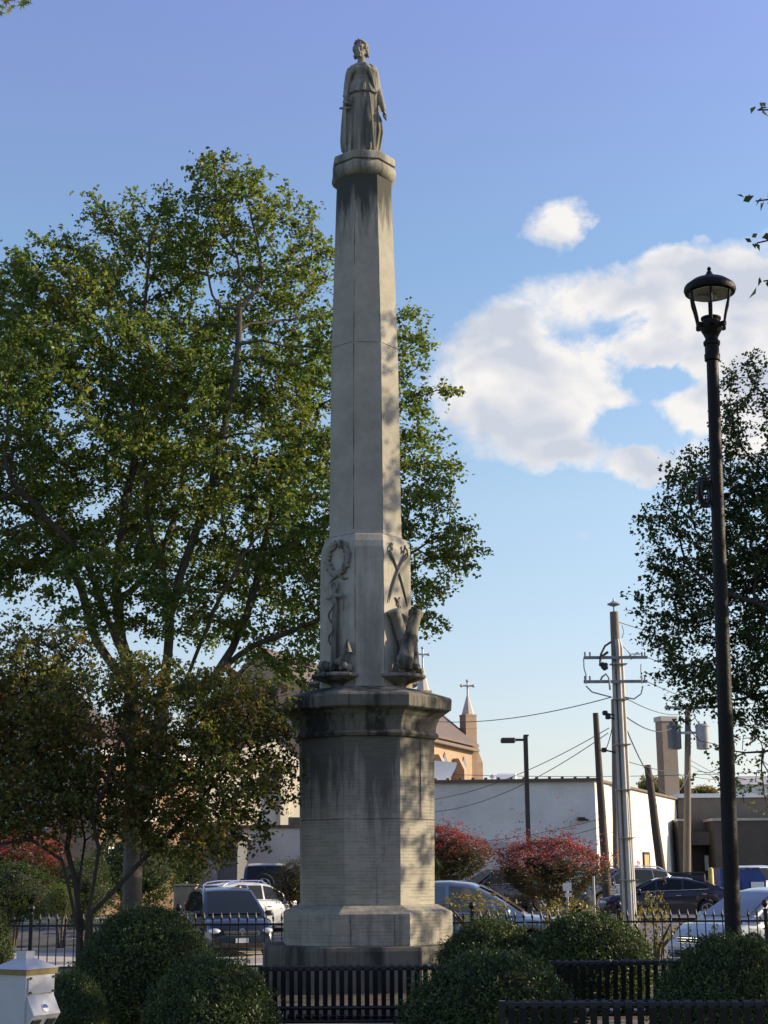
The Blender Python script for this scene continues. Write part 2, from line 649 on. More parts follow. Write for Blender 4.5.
# anchor
z0, z1 = zof(668, .68), zof(588, .64)
mb = MB()
ya = fy((z0 + z1) / 2) - .05
mb.tube([(-.03, ya, z1), (-.015, ya, z1 - .3), (-.01, ya - .02, z0 + .1)], [.035, .045, .06], 8, M=ML)
pts = [(-.03 + .065 * math.cos(a_), ya, z1 + .06 + .065 * math.sin(a_)) for a_ in np.linspace(0, 2 * PI, 13)]
mb.tube(pts, .022, 6, M=ML)
mb.tube([(-.19, ya - .01, z1 - .12), (0, ya - .02, z1 - .09), (.14, ya - .01, z1 - .11)], [.02, .035, .02], 6, M=ML)
mb.tube([(.12, ya, z1 - .05), (.15, ya, z1 - .2), (.14, ya, z1 - .33)], .012, 6, M=ML)
mb.tube([(-.27, ya - .05, z0 + .12), (-.2, ya - .07, z0 + .06), (-.02, ya - .08, z0 + .04), (.16, ya - .06, z0 + .13), (.24, ya - .03, z0 + .28)],
        [.03, .045, .07, .05, .03], 8, M=ML)
mb.tube([(.19, ya - .03, z0 + .24), (.25, ya - .03, z0 + .42), (.29, ya - .03, z0 + .22)], [.05, .015, .04], 6, M=ML)
for i in range(26):   # rope and rocks heaped on the ledge
    mb.sphere((rng.uniform(-.28, .26), ya - .04 + rng.uniform(-.1, .04), z0 + rng.uniform(-.02, .1)), rng.uniform(.03, .065), 7, 5, ML)
pts = [(-.05 + .05 * math.sin(i * .9), ya - .05 + .02 * math.cos(i * .9), z1 - .15 - i * .05) for i in range(16)]
mb.tube(pts, .016, 5, M=ML)
build_at(mb, 'anchor', stone_rel, mon, 60)
# sabres
mb = MB()
zs1, zs0 = zof(549, .62), zof(602, .66)
for s_ in (-1, 1):
    pts = []
    for i in range(9):
        t_ = i / 8
        pts.append((s_ * (-.19 + .42 * t_ + .05 * math.sin(PI * t_)), fy(zs0) - .02 + s_ * .008 + .01 * t_, zs1 - (zs1 - zs0) * t_))
    mb.tube(pts, [.017] * 7 + [.014, .006], 6, M=MR)
    g = pts[1]
    mb.tube([(g[0] - s_ * .01, g[1] - .01, zs1 + .10), (g[0] - s_ * .07, g[1] - .015, zs1 + .05), (g[0] - s_ * .09, g[1] - .015, zs1 - .04), (g[0] + s_ * .02, g[1] - .01, g[2] - .04)],
            .013, 6, M=MR)
    mb.tube([(g[0] - s_ * .04, g[1], zs1 + .12), (g[0] - s_*.01, g[1], zs1)], .016, 6, M=MR)
build_at(mb, 'crossed_sabres', stone_rel, mon, 60)
mb = MB()   # small carved bird below the sabres
zb_ = zof(599, .66)
for (dx, dz, ex, ez) in ((0, 0, -.07, .06), (0, 0, .05, .08), (0, 0, .02, -.09), (0, -.02, .07, -.08), (0, 0, -.03, -.06)):
    mb.tube([(dx, fy(zb_) - .015, zb_ + dz), (ex, fy(zb_) - .012, zb_ + ez)], [.025, .008], 6, M=MR)
build_at(mb, 'carved_bird', stone_rel, mon, 60)
# cannons
mb = MB()
zc0, zc1 = zof(668, .8), zof(612, .75)
yc = fy(zc0)
def cannon(p0, p1, r0, r1):
    p0, p1 = Vector(p0), Vector(p1)
    pts, rs = [], []
    for t_, k in ((0, .6), (.03, 1.0), (.10, 1.0), (.12, 1.12), (.16, 1.12), (.18, .98), (.5, .9), (.52, .98), (.55, .98), (.57, .88), (.9, .8), (.93, 1.0), (.985, 1.02), (1.0, .8)):
        pts.append(p0.lerp(p1, t_))
        rs.append((r0 + (r1 - r0) * t_) * k)
    mb.tube(pts, rs, 10, M=MR)
cannon((-.16, yc - .22, zc0 + .02), (.24, yc - .16, zc1 + .08), .12, .115)
cannon((.20, yc - .10, zc0 + .04), (-.20, yc - .08, zc1 + .06), .10, .11)
cannon((.12, yc - .2, zc0 + .0), (.26, yc - .1, zc0 + .5), .09, .06)
for i in range(14):
    mb.sphere((rng.uniform(-.2, .25), yc - rng.uniform(.08, .26), zc0 + rng.uniform(-.03, .06)), rng.uniform(.04, .07), 8, 6, MR)
build_at(mb, 'crossed_cannons', stone_rel, mon, 60)
# ledges under the trophies, one per wide face
for k in range(4):
    Mk = face_frame(A_MAIN + k * PI / 2, H_UP)
    mb = MB()
    zt, zb2 = zof(671.5, .95), Z_CT - .04
    rings = []
    for zz, w, dep in ((zb2, .05, .05), (zb2 + .04, .09, .10), (zb2 + .08, .10, .12), (zb2 + .12, .17, .16), (zt - .05, .35, .36), (zt - .035, .375, .38), (zt, .375, .38), (zt + .012, .34, .35)):
        r_ = []
        for (x, y) in ((-w, .02), (-w, -dep * .45), (-w * .55, -dep * .92), (0, -dep), (w * .55, -dep * .92), (w, -dep * .45), (w, .02)):
            r_.append((x, y, zz))
        rings.append(r_)
    mb.loft(rings, M=Mk)
    build_at(mb, 'ledge', stone_rel if k < 2 else stone_cap, mon, 35)

# ------------------------------------------------------------------ the statue on top
def drape(sections, nf, amp, n=96, ph=0.0, y0=0.0, pow_=1.0):
    """stacked ellipses with pleats; sections: z, cx, cy, rx, ry, pleat depth factor"""
    rings = []
    for (z, cx, cy, rx, ry, pf) in sections:
        r_ = []
        for k in range(n):
            a_ = 2 * PI * k / n
            w = 1 + amp * pf * (math.sin(nf * a_ + ph + 1.2 * math.sin(2.1 * z)) + .5 * math.sin(nf * 1.7 * a_ + 2 * ph + z * 2))
            r_.append((cx + rx * w * math.cos(a_), cy + ry * w * math.sin(a_), z))
        rings.append(r_)
    return rings


def interp_sections(keys, dz=.03):
    keys = sorted(keys)
    zs = np.arange(keys[0][0], keys[-1][0] + 1e-6, dz)
    K = np.array(keys)
    return [tuple([z] + [float(np.interp(z, K[:, 0], K[:, j])) for j in range(1, K.shape[1])]) for z in zs]


sb = MB()
# long gown
sb.loft(drape(interp_sections([(0, 0, 0, .225, .205, 1), (.06, 0, 0, .225, .205, 1), (.25, 0, 0, .222, .195, 1), (.5, .0, -.01, .232, .192, .9), (.75, .01, 0, .235, .185, .8),
                               (1.0, .02, 0, .222, .175, .7), (1.15, .02, 0, .205, .165, .5), (1.3, .01, 0, .175, .14, .5)]), 12, .07))
# bent knee under the cloth
sb.tube([(.09, -.08, 1.0), (.10, -.16, .62), (.11, -.12, .15)], [.09, .085, .075], 12)
sb.tube([(-.10, -.08, 1.0), (-.09, -.12, .5), (-.10, -.12, .1)], [.085, .08, .075], 12)
for i, x in enumerate((-.16, -.03, .02, .17)):   # long vertical pleats in front
    sb.tube([(x * .8, -.155, 1.05), (x, -.19 - .015 * (i % 2), .55), (x * 1.15, -.215, .04)], [.012, .022, .026], 8)
for x in (-.10, .11):   # toes
    sb.sphere((x, -.24, .03), (.045, .08, .03), 10, 6)
# overfold and bodice
sb.loft(drape(interp_sections([(1.13, .015, 0, .248, .20, 1.3), (1.16, .015, 0, .24, .195, 1.2), (1.25, .01, 0, .215, .17, 1), (1.38, 0, 0, .168, .135, .6), (1.41, 0, 0, .16, .13, .3)], .02), 13, .05, ph=1))
sb.lathe([(.155, 1.385), (.168, 1.39), (.172, 1.405), (.168, 1.42), (.155, 1.425)], n=32, M=Matrix.Scale(.84, 4, (0, 1, 0)))
sb.loft(drape(interp_sections([(1.40, 0, 0, .158, .125, .6), (1.48, 0, -.01, .178, .145, .6), (1.54, 0, -.015, .19, .15, .5), (1.60, 0, 0, .205, .13, .3), (1.645, 0, 0, .185, .11, .2),
                               (1.68, 0, 0, .12, .085, .1), (1.70, 0, 0, .07, .06, 0)], .02), 9, .03))
sb.sphere((-.075, -.115, 1.535), (.07, .06, .07), 12, 8)
sb.sphere((.08, -.115, 1.535), (.07, .06, .07), 12, 8)
# neck and head, turned a little to the viewer's left
sb.tube([(0, 0, 1.64), (-.005, -.005, 1.75), (-.01, -.01, 1.84)], [.080, .064, .064], 14)
HM = Matrix.Translation((-.015, -.02, 1.905)) @ Matrix.Scale(1.15, 4) @ Matrix.Rotation(R(-12), 4, 'Z') @ Matrix.Rotation(R(4), 4, 'X')
sb.sphere((0, 0, .015), (.082, .098, .112), 20, 14, HM)
sb.sphere((0, -.035, -.055), (.058, .06, .062), 14, 10, HM)
sb.sphere((0, -.078, -.098), (.026, .022, .02), 10, 8, HM)                      # chin
sb.tube([(0, -.092, .028), (0, -.108, -.004), (0, -.118, -.026), (0, -.098, -.036)], [.009, .011, .016, .008], 8, M=HM)
sb.tube([(-.05, -.082, .030), (-.02, -.096, .036), (.02, -.096, .036), (.05, -.082, .030)], .010, 8, M=HM)
sb.tube([(-.026, -.092, -.060), (0, -.099, -.057), (.026, -.092, -.060)], .008, 8, M=HM)
sb.tube([(-.020, -.092, -.070), (0, -.097, -.073), (.020, -.092, -.070)], .008, 8, M=HM)
sb.sphere((-.031, -.084, .012), (.014, .009, .009), 8, 6, HM)
sb.sphere((.031, -.084, .012), (.014, .009, .009), 8, 6, HM)
r2 = random.Random(3)
for i in range(150):      # curls round the face and down to the neck
    a_ = r2.uniform(R(-28), R(208))
    e = r2.uniform(-.9, 1.25)
    if e < -.1 and (a_ < R(-5) or a_ > R(185)): continue
    x = .088 * math.cos(a_) * math.cos(e)
    y = .10 * math.sin(a_) * math.cos(e) + .005
    z = .02 + .118 * math.sin(e)
    if y < -.02 and z < .085 and abs(x) < .075: continue
    if y < -.045 and z < .10: continue
    sb.sphere((x, y, z), (r2.uniform(.017, .03),) * 3, 7, 5, HM)
for s_ in (-1, 1):
    for i in range(16):
        t_ = i / 15
        sb.sphere((s_ * (.088 + .008 * math.sin(t_ * 9)), .01 + .05 * r2.random(), .08 - .15 * t_), .021, 7, 5, HM)
sb.tube([(-.075, -.05, .095), (-.04, -.085, .112), (0, -.095, .118), (.04, -.085, .112), (.075, -.05, .095)], [.012, .014, .017, .014, .012], 8, M=HM)
sb.tube([(0, -.08, .11), (0, -.078, .165)], [.02, .005], 8, M=HM)
for s_ in (-1, 1):
    sb.tube([(s_ * .04, -.07, .11), (s_ * .045, -.07, .145)], [.015, .004], 8, M=HM)
# arms: upper arm thicker than forearm, bent at the elbow
sb.tube([(-.17, 0, 1.60), (-.20, 0, 1.5), (-.235, .01, 1.30), (-.245, -.06, 1.14), (-.245, -.12, 1.0)], [.065, .066, .055, .046, .036], 12)
sb.tube([(.17, 0, 1.60), (.20, 0, 1.5), (.245, .03, 1.27), (.30, 0, 1.03), (.345, -.04, .84)], [.065, .066, .055, .05, .04], 12)


def hand(M, curl):
    sb.sphere((0, 0, -.035), (.036, .022, .048), 10, 8, M)
    for i, (x, L) in enumerate(((-.027, .062), (-.009, .074), (.009, .07), (.027, .055))):
        sb.tube([(x, 0, -.06), (x, -curl * .02, -.06 - L * .45), (x, -curl * .05, -.06 - L * (.8 - .25 * curl)), (x, -curl * .06, -.06 - L * (1 - .5 * curl))], [.011, .0105, .0095, .008], 7, M=M)
    sb.tube([(-.034, 0, -.02), (-.052, -.018, -.055), (-.046, -.03, -.085)], [.012, .011, .009], 7, M=M)


hand(Matrix.Translation((-.25, -.13, .985)) @ Matrix.Scale(1.2, 4) @ Matrix.Rotation(R(35), 4, 'Z') @ Matrix.Rotation(R(-25), 4, 'X'), 1.0)
hand(Matrix.Translation((.352, -.045, .825)) @ Matrix.Scale(1.25, 4) @ Matrix.Rotation(R(90), 4, 'Z') @ Matrix.Rotation(R(-8), 4, 'Y'), .5)
# sword held point down in the left of the picture
sb.tube([(-.262, -.16, 1.04), (-.262, -.165, .86)], .016, 8)
sb.sphere((-.262, -.16, 1.06), .028, 10, 8)
sb.box((-.255, -.165, .85), (.17, .035, .03))
sb.tube([(-.258, -.165, .85), (-.235, -.19, .05)], [.028, .012], 8, flat=.45)
# cloak: over the shoulders, behind, falling at both sides
sb.loft(drape(interp_sections([(.05, -.13, .10, .07, .10, 1), (.15, -.175, .08, .085, .12, 1), (.26, -.235, .06, .095, .13, 1), (.34, -.265, .05, .08, .13, 1), (.6, -.25, .05, .08, .14, 1), (1.0, -.225, .05, .07, .15, 1),
                               (1.2, -.21, .04, .07, .14, .9), (1.4, -.20, .03, .07, .12, .7), (1.55, -.18, .02, .065, .11, .4), (1.64, -.13, .01, .06, .09, .2)], .03), 7, .12, 64))
sb.loft(drape(interp_sections([(.02, .13, .06, .085, .13, 1), (.2, .180, .05, .10, .13, 1), (.5, .235, .04, .09, .12, 1), (.7, .235, .04, .075, .12, 1), (.85, .21, .04, .05, .11, 1), (1.0, .205, .04, .045, .11, 1),
                               (1.3, .205, .03, .06, .12, .8), (1.5, .185, .01, .075, .12, .5), (1.62, .14, 0, .07, .10, .3), (1.66, .1, 0, .055, .08, .2)], .03), 6, .12, 64, ph=2))
sb.loft(drape(interp_sections([(.02, 0, .14, .20, .12, 1), (.5, 0, .15, .24, .12, 1), (1.0, 0, .14, .25, .12, 1), (1.4, 0, .10, .22, .11, .7), (1.62, 0, .07, .17, .08, .3), (1.68, 0, .05, .1, .05, .2)], .04), 9, .09, 80))
for i in range(5):       # folds crossing the breast from the right shoulder
    sb.tube([(.05 + .035 * i, -.085 + .012 * i, 1.665 - .012 * i), (.115 + .03 * i, -.155 + .018 * i, 1.53 - .01 * i), (.165 + .02 * i, -.12 + .02 * i, 1.38 - .02 * i), (.21 + .012 * i, -.09 + .02 * i, 1.2)],
            [.022, .026, .024, .014], 8)
for i in range(4):       # folds round the left arm
    sb.tube([(-.06 - .03 * i, -.10 + .01 * i, 1.64 - .01 * i), (-.14 - .02 * i, -.13 + .015 * i, 1.48 - .03 * i), (-.2 - .01 * i, -.10, 1.40 - .05 * i), (-.215, -.03, 1.45 - .07 * i)], [.018, .022, .022, .012], 8)
for i in range(3):
    sb.tube([(-.20 - .015 * i, -.09 + .02 * i, 1.36 - .03 * i), (-.23 - .02 * i, -.085 + .02 * i, .95), (-.19 - .035 * i, -.08 + .01 * i, .45 + .03 * i), (-.16 - .03 * i, -.05, .08 + .06 * i)], [.012, .018, .018, .01], 8)
# low moulded base under the feet
sb.lathe([(.30, -.01), (.30, .03), (.285, .045)], n=40, M=Matrix.Scale(.86, 4, (0, 1, 0)))
tmp = sb.build('statue_draft', stone_stat)
rm = tmp.modifiers.new('r', 'REMESH')
rm.mode = 'VOXEL'
rm.voxel_size = .0078
sm = tmp.modifiers.new('s', 'SMOOTH')
sm.factor = .5
sm.iterations = 1
dg = bpy.context.evaluated_depsgraph_get()
me = bpy.data.meshes.new_from_object(tmp.evaluated_get(dg))
bpy.data.objects.remove(tmp, do_unlink=True)
top_now = max(v.co.z for v in me.vertices)
Z_HEAD = P(361, 43, 22.5).z
k_ = (Z_HEAD - Z_FEET) / 2.06
st = link_mesh('statue', me, mon, 180)
me.name = 'statue'
st['label'] = 'stone figure of a woman in a long robe and cloak with curly hair'
st.matrix_local = Matrix.Translation((P(362, 100, 22.5).x - MON.x, 0, Z_FEET)) @ Matrix.Rotation(R(-4), 4, 'Z') @ Matrix.Scale(k_, 4)
print('monument heights', Z_STEP, Z_DIE0, Z_DIE1, Z_CT, Z_UP1, Z_SH1, Z_FEET, Z_HEAD, 'k', k_)
# ------------------------------------------------------------------ ground sheets
def sheet(name, x0, x1, y0, y1, dz, m, kind='structure', xs=None):
    ys = sorted(set([y0, y1] + [y for y in GY if y0 < y < y1]))
    xs = xs or [x0, x1]
    vs = [(x, y, gz(y) + dz) for y in ys for x in xs]
    n = len(xs)
    fs = [(j * n + i, j * n + i + 1, (j + 1) * n + i + 1, (j + 1) * n + i) for j in range(len(ys) - 1) for i in range(n - 1)]
    me = bpy.data.meshes.new(name)
    me.from_pydata(vs, [], fs)
    me.materials.append(m)
    o = link_mesh(name, me)
    o['kind'] = kind
    return o


grass_m = mat('grass_ground', (.045, .065, .022), .95, var=.5, scale=1.5, bump=.8, bscale=40)
mulch_m = mat('mulch', (.075, .055, .04), .95, var=.5, scale=6, bump=.9, bscale=50)
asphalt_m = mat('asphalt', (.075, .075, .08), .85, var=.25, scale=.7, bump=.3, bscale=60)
lot_m = mat('lot_paving', (.13, .13, .135), .85, var=.25, scale=.5, bump=.3, bscale=60)
park_walk = mat('park_walk', (.16, .14, .12), .9, var=.25, scale=2.0, bump=.3, bscale=30)
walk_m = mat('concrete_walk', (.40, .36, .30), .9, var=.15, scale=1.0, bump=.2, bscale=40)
kerb_m = mat('kerb_stone', (.36, .35, .32), .9, var=.2, scale=2.0)
paint_m = mat('road_paint', (.75, .74, .70), .7, var=.15, scale=5)
sheet('ground', -3000, 3000, -60, 4000, 0, grass_m)
sheet('monument_bed', -4.2, 3.8, 17.2, 25.2, .004, mulch_m)
sheet('path', -9, 9, 7.6, 10.9, .004, park_walk)
sheet('path', -9, 9, 13.2, 17.19, .004, park_walk)
sheet('planting_bed', -9, 9, 10.91, 13.19, .006, mulch_m)
# street on the left: pavement, kerb, carriageway, far verge
sheet('pavement', -60, -1.6, 36.2, 44.0, .03, walk_m)  # pale colour stands in for the sunlit strip, dark road for the shaded band
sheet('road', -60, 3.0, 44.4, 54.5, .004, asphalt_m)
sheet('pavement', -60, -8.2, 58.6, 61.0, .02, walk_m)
sheet('parking_lot', 3.01, 60, 28.2, 69.5, .004, lot_m)
mb = MB()
for y in (44.2, 54.65):
    mb.prism([(-60, y - .09), (2.8, y - .09), (2.8, y + .09), (-60, y + .09)], gz(y) - .1, gz(y) + .13)
    mb.build('kerb', kerb_m)['kind'] = 'structure'
    mb = MB()
mb.prism([(3.2, 28.0), (60, 28.0), (60, 28.15), (3.2, 28.15)], gz(28) - .3, gz(28) + .12)
mb.build('kerb', kerb_m)['kind'] = 'structure'
for i in range(9):
    x = 3.6 + i * 2.8
    sheet('parking_line', x, x + .11, 56.5, 61.5, .009, paint_m)
for i in range(8):
    sheet('lane_line', -40 + i * 6, -37 + i * 6, 49.4, 49.52, .009, paint_m)


# ------------------------------------------------------------------ buildings
def wall_prism(poly, z0, z1):
    mb = MB()
    mb.prism(poly, z0, z1)
    return mb


def building(base, **kw):
    o = empty(kw.pop('name'), base, **kw)
    return o


white_brick = brick_mat('white_painted_brick', (.70, .68, .63), (.74, .72, .67), (.62, .60, .56), 1.0)
for nd in white_brick.node_tree.nodes:
    if nd.type == 'MIX':
        pass
coping_m = mat('coping_brown', (.12, .085, .065), .7, var=.3, scale=1)
roof_dark = mat('flat_roof', (.12, .12, .12), .9)
wood_panel = mat('old_plywood', (.36, .25, .12), .8, var=.3, scale=2, stretch=(1, 1, .3))
red_paint = mat('red_sign_paint', (.5, .05, .04), .6)
white_paint = mat('white_paint', (.72, .72, .70), .55, var=.08)
dark_metal = mat('dark_metal', (.03, .03, .032), .5, metal=.3)
grey_metal = mat('grey_metal', (.38, .39, .40), .5, metal=.6, var=.15)
glass_dark = glass_mat('dark_window_glass', (.02, .022, .026))

# white painted warehouse behind the car park
A = P(404, 783, 71.0)
B = P(594.5, 781, 70.0)
Cc = P(677, 799, 90.0)
zt = B.z
W = building((B.x, B.y, 0), name='white_warehouse', label='long white painted brick warehouse with dark roof edge behind the car park', cat='building')
poly = [(A.x, A.y), (B.x, B.y), (Cc.x, Cc.y), (Cc.x - 14, Cc.y + 4), (A.x, 92)]
build_at(wall_prism(poly, -.3, zt), 'wall', white_brick, W)
dirf = (Vector((B.x, B.y, 0)) - Vector((A.x, A.y, 0))).normalized()
nf = Vector((dirf.y, -dirf.x, 0))
ang_f = math.atan2(dirf.y, dirf.x)
dirs = (Vector((Cc.x, Cc.y, 0)) - Vector((B.x, B.y, 0))).normalized()
ns = Vector((dirs.y, -dirs.x, 0))
ang_s = math.atan2(dirs.y, dirs.x)
Lf = (Vector((B.x, B.y, 0)) - Vector((A.x, A.y, 0))).length
Ls = (Vector((Cc.x, Cc.y, 0)) - Vector((B.x, B.y, 0))).length
mb = MB()
c = (Vector((A.x, A.y, 0)) + Vector((B.x, B.y, 0))) / 2
mb.box((c.x + nf.x * .05, c.y + nf.y * .05, zt + .06), (Lf + .2, .34, .14), ang_f)
for i in range(15):   # tile ends standing up along the coping
    q = Vector((A.x, A.y, 0)).lerp(Vector((B.x, B.y, 0)), (i + .5) / 15)
    mb.box((q.x, q.y, zt + .17), (.14, .30, .09), ang_f)
c = (Vector((B.x, B.y, 0)) + Vector((Cc.x, Cc.y, 0))) / 2
mb.box((c.x, c.y, zt + .05), (Ls, .30, .11), ang_s)
build_at(mb, 'coping', coping_m, W)


def on_side(t_, z, out=.04):
    q = Vector((B.x, B.y, 0)).lerp(Vector((Cc.x, Cc.y, 0)), t_)
    return (q.x + ns.x * out, q.y + ns.y * out, z)


def side_t(px):
    lo, hi = 0.0, 1.0
    for _ in range(30):
        m_ = (lo + hi) / 2
        q = Vector((B.x, B.y, 0)).lerp(Vector((Cc.x, Cc.y, 0)), m_)
        if 384 + q.x / (q.y * math.cos(PITCH)) * F_PX < px: lo = m_
        else: hi = m_
    return lo


mb = MB()
zz = 2.35
mb.box(on_side(side_t(643.5), zz / 2 + .02, .02), (1.3, .10, zz), ang_s)
dr = build_at(mb, 'door', wood_panel, W)
mb = MB()
for dx in (-.72, .72):
    q = on_side(side_t(643.5), 0, .03)
    mb.box((q[0] + dirs.x * dx, q[1] + dirs.y * dx, zz / 2), (.12, .12, zz), ang_s)
mb.box(on_side(side_t(643.5), zz + .06, .03), (1.56, .12, .12), ang_s)
build_at(mb, 'door_frame', dark_metal, W)
for px in (636, 661):
    mb = MB()
    mb.box(on_side(side_t(px), 1.75, .03), (.42, .03, .62), ang_s)
    sg = build_at(mb, 'wall_sign', white_paint, W)
    for dz in (.16, -.14):
        mb = MB()
        mb.box(on_side(side_t(px), 1.75 + dz, .052), (.30, .012, .17), ang_s)
        q = build_at(mb, 'red_panel', red_paint, W)
        q.parent = sg
for px in (600.5, 627, 656):
    mb = MB()
    q0, q1 = on_side(side_t(px), .1, .07), on_side(side_t(px), zt - .5, .07)
    mb.tube([q0, q1], .05, 6)
    build_at(mb, 'downpipe', white_paint, W)
mb = MB()
qp = P(581, 819, 70.0)
mb.box((qp.x, 69.93, qp.z), (.34, .12, .16))
mb.tube([(qp.x + .1, 69.9, qp.z), (qp.x + .3, 69.65, qp.z - .08)], .05, 8)
build_at(mb, 'wall_lamp', dark_metal, W)
mb = MB()
qp = P(492, 848, 70.0)
mb.box((qp.x, 70.42, qp.z), (3.4, .04, .55))
build_at(mb, 'patched_panel', mat('grey_patch', (.40, .40, .38), .85), W)
# things on its roof
o1 = P(445, 783, 73.0)
mb = MB()
p0, p1 = P(431, 783, 73), P(446, 783, 73)
q0, q1 = P(434, 762, 73), P(456, 764, 73)
q2 = P(455, 769, 73)
mb.add([(p0.x, 72, zt), (p1.x, 72, zt), (q2.x, 72, q2.z), (q1.x, 72, q1.z), (q0.x, 72, q0.z),
        (p0.x, 74, zt), (p1.x, 74, zt), (q2.x, 74, q2.z), (q1.x, 74, q1.z), (q0.x, 74, q0.z)],
       [(0, 1, 2, 3, 4), (9, 8, 7, 6, 5), (0, 5, 6, 1), (1, 6, 7, 2), (2, 7, 8, 3), (3, 8, 9, 4), (4, 9, 5, 0)])
ro = mb.build('roof_vent_hood', white_paint)
tag(ro, 'white slanted ventilation hood on the warehouse roof in front of the church', 'vent hood')
mb = MB()
qv = P(506.5, 780, 76)
mb.box((qv.x, 76, zt + .45), (1.0, .8, .55), bev=.08)
mb.box((qv.x, 76, zt + .1), (.7, .6, .2))
tag(mb.build('roof_fan', white_paint), 'small white square fan unit on the warehouse roof', 'roof fan')
mb = MB()
qv = P(492.5, 780, 74)
mb.tube([(qv.x, 74, zt), (qv.x, 74, zt + .45)], .06, 8)
mb.lathe([(.13, .0), (.15, .05), (.02, .16)], (qv.x, 74, zt + .42), 10)
tag(mb.build('roof_pipe', grey_metal), 'thin capped vent pipe left of the white roof fan', 'vent pipe')

# brick chimney and brown brick building on the right
tan_brick = brick_mat('tan_brick', (.20, .16, .12), (.24, .19, .145), (.22, .19, .16))
brown_brick = brick_mat('brown_brick', (.17, .135, .105), (.21, .165, .125), (.16, .145, .12))
dark_brick = brick_mat('dark_brick', (.065, .055, .05), (.085, .07, .06), (.07, .065, .06))
q = P(665.5, 720, 94)
ch = empty('brick_chimney', (q.x, 94, 0), R(18), label='tall square tan brick chimney rising behind the white warehouse', cat='chimney')
mb = MB()
zc = P(665, 722, 94).z
mb.box((0, 0, zc / 2), (1.0, .85, zc))
mb.build('shaft', tan_brick, ch)
mb = MB()
mb.box((0, 0, zc + .16), (1.14, .98, .3))
mb.build('cap', kerb_m, ch)

BX = P(677.5, 797, 89.5)
BB = empty('brick_building', (BX.x, BX.y, 0), label='low brown brick building with flat pale roof edge at right behind the cars', cat='building')
zb = P(720, 798, 89.5).z
mb = MB()
mb.box((BX.x + 14, 95.5, zb / 2 - .1), (28, 11.9, zb + .2))
build_at(mb, 'wall', brown_brick, BB)
mb = MB()
mb.box((BX.x + 14, 95.5, zb + .14), (28.3, 12.2, .24))
build_at(mb, 'roof_edge', white_paint, BB)
z1 = P(682, 821, 87).z
mb = MB()
x0, x1 = P(677.5, 821, 87).x, P(690, 821, 87).x
mb.prism([(x0, 87), (x1, 87), (x1, 89.4), (x0, 89.4)], -.1, z1)
x2, x3 = P(713.5, 821, 87).x, P(800, 821, 87).x
mb2 = MB()
mb2.prism([(x2, 87), (x3, 87), (x3, 89.4), (x2, 89.4)], -.1, z1)
build_at(mb, 'annexe', dark_brick, BB)
build_at(mb2, 'annexe', dark_brick, BB)
mb = MB()
mb.prism([(x2 - .1, 86.9), (x3, 86.9), (x3, 89.45), (x2 - .1, 89.45)], z1, z1 + .14)
build_at(mb, 'coping', kerb_m, BB)
mb = MB()
mb.prism([(x0, 86.95), (x1, 86.95), (x1, 89.45), (x0, 89.45)], z1, z1 + .12)
build_at(mb, 'coping', kerb_m, BB)
xa, xb = P(692, 840, 88.6).x, P(707, 840, 88.6).x
z2 = P(700, 832, 88.4).z
z3 = P(700, 845, 88.4).z
mb = MB()
mb.prism([(xa - .1, 88.2), (xb + .1, 88.2), (xb + .1, 89.45), (xa - .1, 89.45)], z3, z2)
build_at(mb, 'door_canopy', mat('canopy_boards', (.15, .12, .10), .8), BB)
mb = MB()
mb.prism([(xa, 89.3), (xb, 89.3), (xb, 89.46), (xa, 89.46)], 0, z3)
build_at(mb, 'door', mat('brown_door', (.07, .05, .045), .6), BB)
mb = MB()
xs_ = P(711, 863, 88.9).x
mb.box((xs_, 88.95, P(711, 863, 89).z), (.7, .04, .85))
build_at(mb, 'notice_board', white_paint, BB)
mb = MB()
q = P(757, 780, 120)
HB = empty('distant_house', (q.x + 3, 122, 0), label='far pale house with shallow roof glimpsed at the right edge', cat='building')
mb.box((q.x + 3, 122, P(757, 786, 120).z / 2), (9, 8, P(757, 786, 120).z))
build_at(mb, 'wall', white_paint, HB)
mb = MB()
zr = P(757, 786, 120).z
mb.add([(q.x - 2, 117.7, zr), (q.x + 8, 117.7, zr), (q.x + 8, 126.5, zr), (q.x - 2, 126.5, zr), (q.x - 1, 122, zr + .9), (q.x + 7, 122, zr + .9)],
       [(0, 1, 5, 4), (1, 2, 5), (2, 3, 4, 5), (3, 0, 4), (3, 2, 1, 0)])
build_at(mb, 'roof', mat('pale_shingle', (.35, .34, .34), .9), HB)

# ------------------------------------------------------------------ church
orange_brick = brick_mat('orange_brick', (.33, .225, .15), (.37, .255, .17), (.42, .30, .2))
slate = mat('church_roof', (.115, .085, .075), .8, var=.2, scale=1.2, stretch=(1, 1, 4))
spire_m = mat('spire_metal', (.42, .37, .32), .5, var=.12)
N = P(472.5, 746, 110)
zE = N.z
CH = empty('church', (N.x, N.y, 0), label='orange brick church with brown roof and two spires topped by crosses', cat='church')
dw = Vector((-.36, -.933, 0))
df = Vector((-.933, .36, 0))
Nn = Vector((N.x, N.y, 0))
rp = P(423, 699, 111.8)
HW = (Vector((rp.x, rp.y, 0)) - Nn).length
Lc = 27
a0, a1, a2, a3 = Nn, Nn + dw * Lc, Nn + dw * Lc + df * 2 * HW, Nn + df * 2 * HW
mb = MB()
mb.prism([(v.x, v.y) for v in (a0, a1, a2, a3)], -.1, zE)
zR = zE + (rp.z - N.z)
r0, r1 = Nn + df * HW, Nn + dw * Lc + df * HW
mb.add([(a0.x, a0.y, zE), (a3.x, a3.y, zE), (r0.x, r0.y, zR - .1), (a1.x, a1.y, zE), (a2.x, a2.y, zE), (r1.x, r1.y, zR - .1)], [(0, 1, 2), (3, 5, 4), (0, 2, 5, 3), (1, 4, 5, 2)])
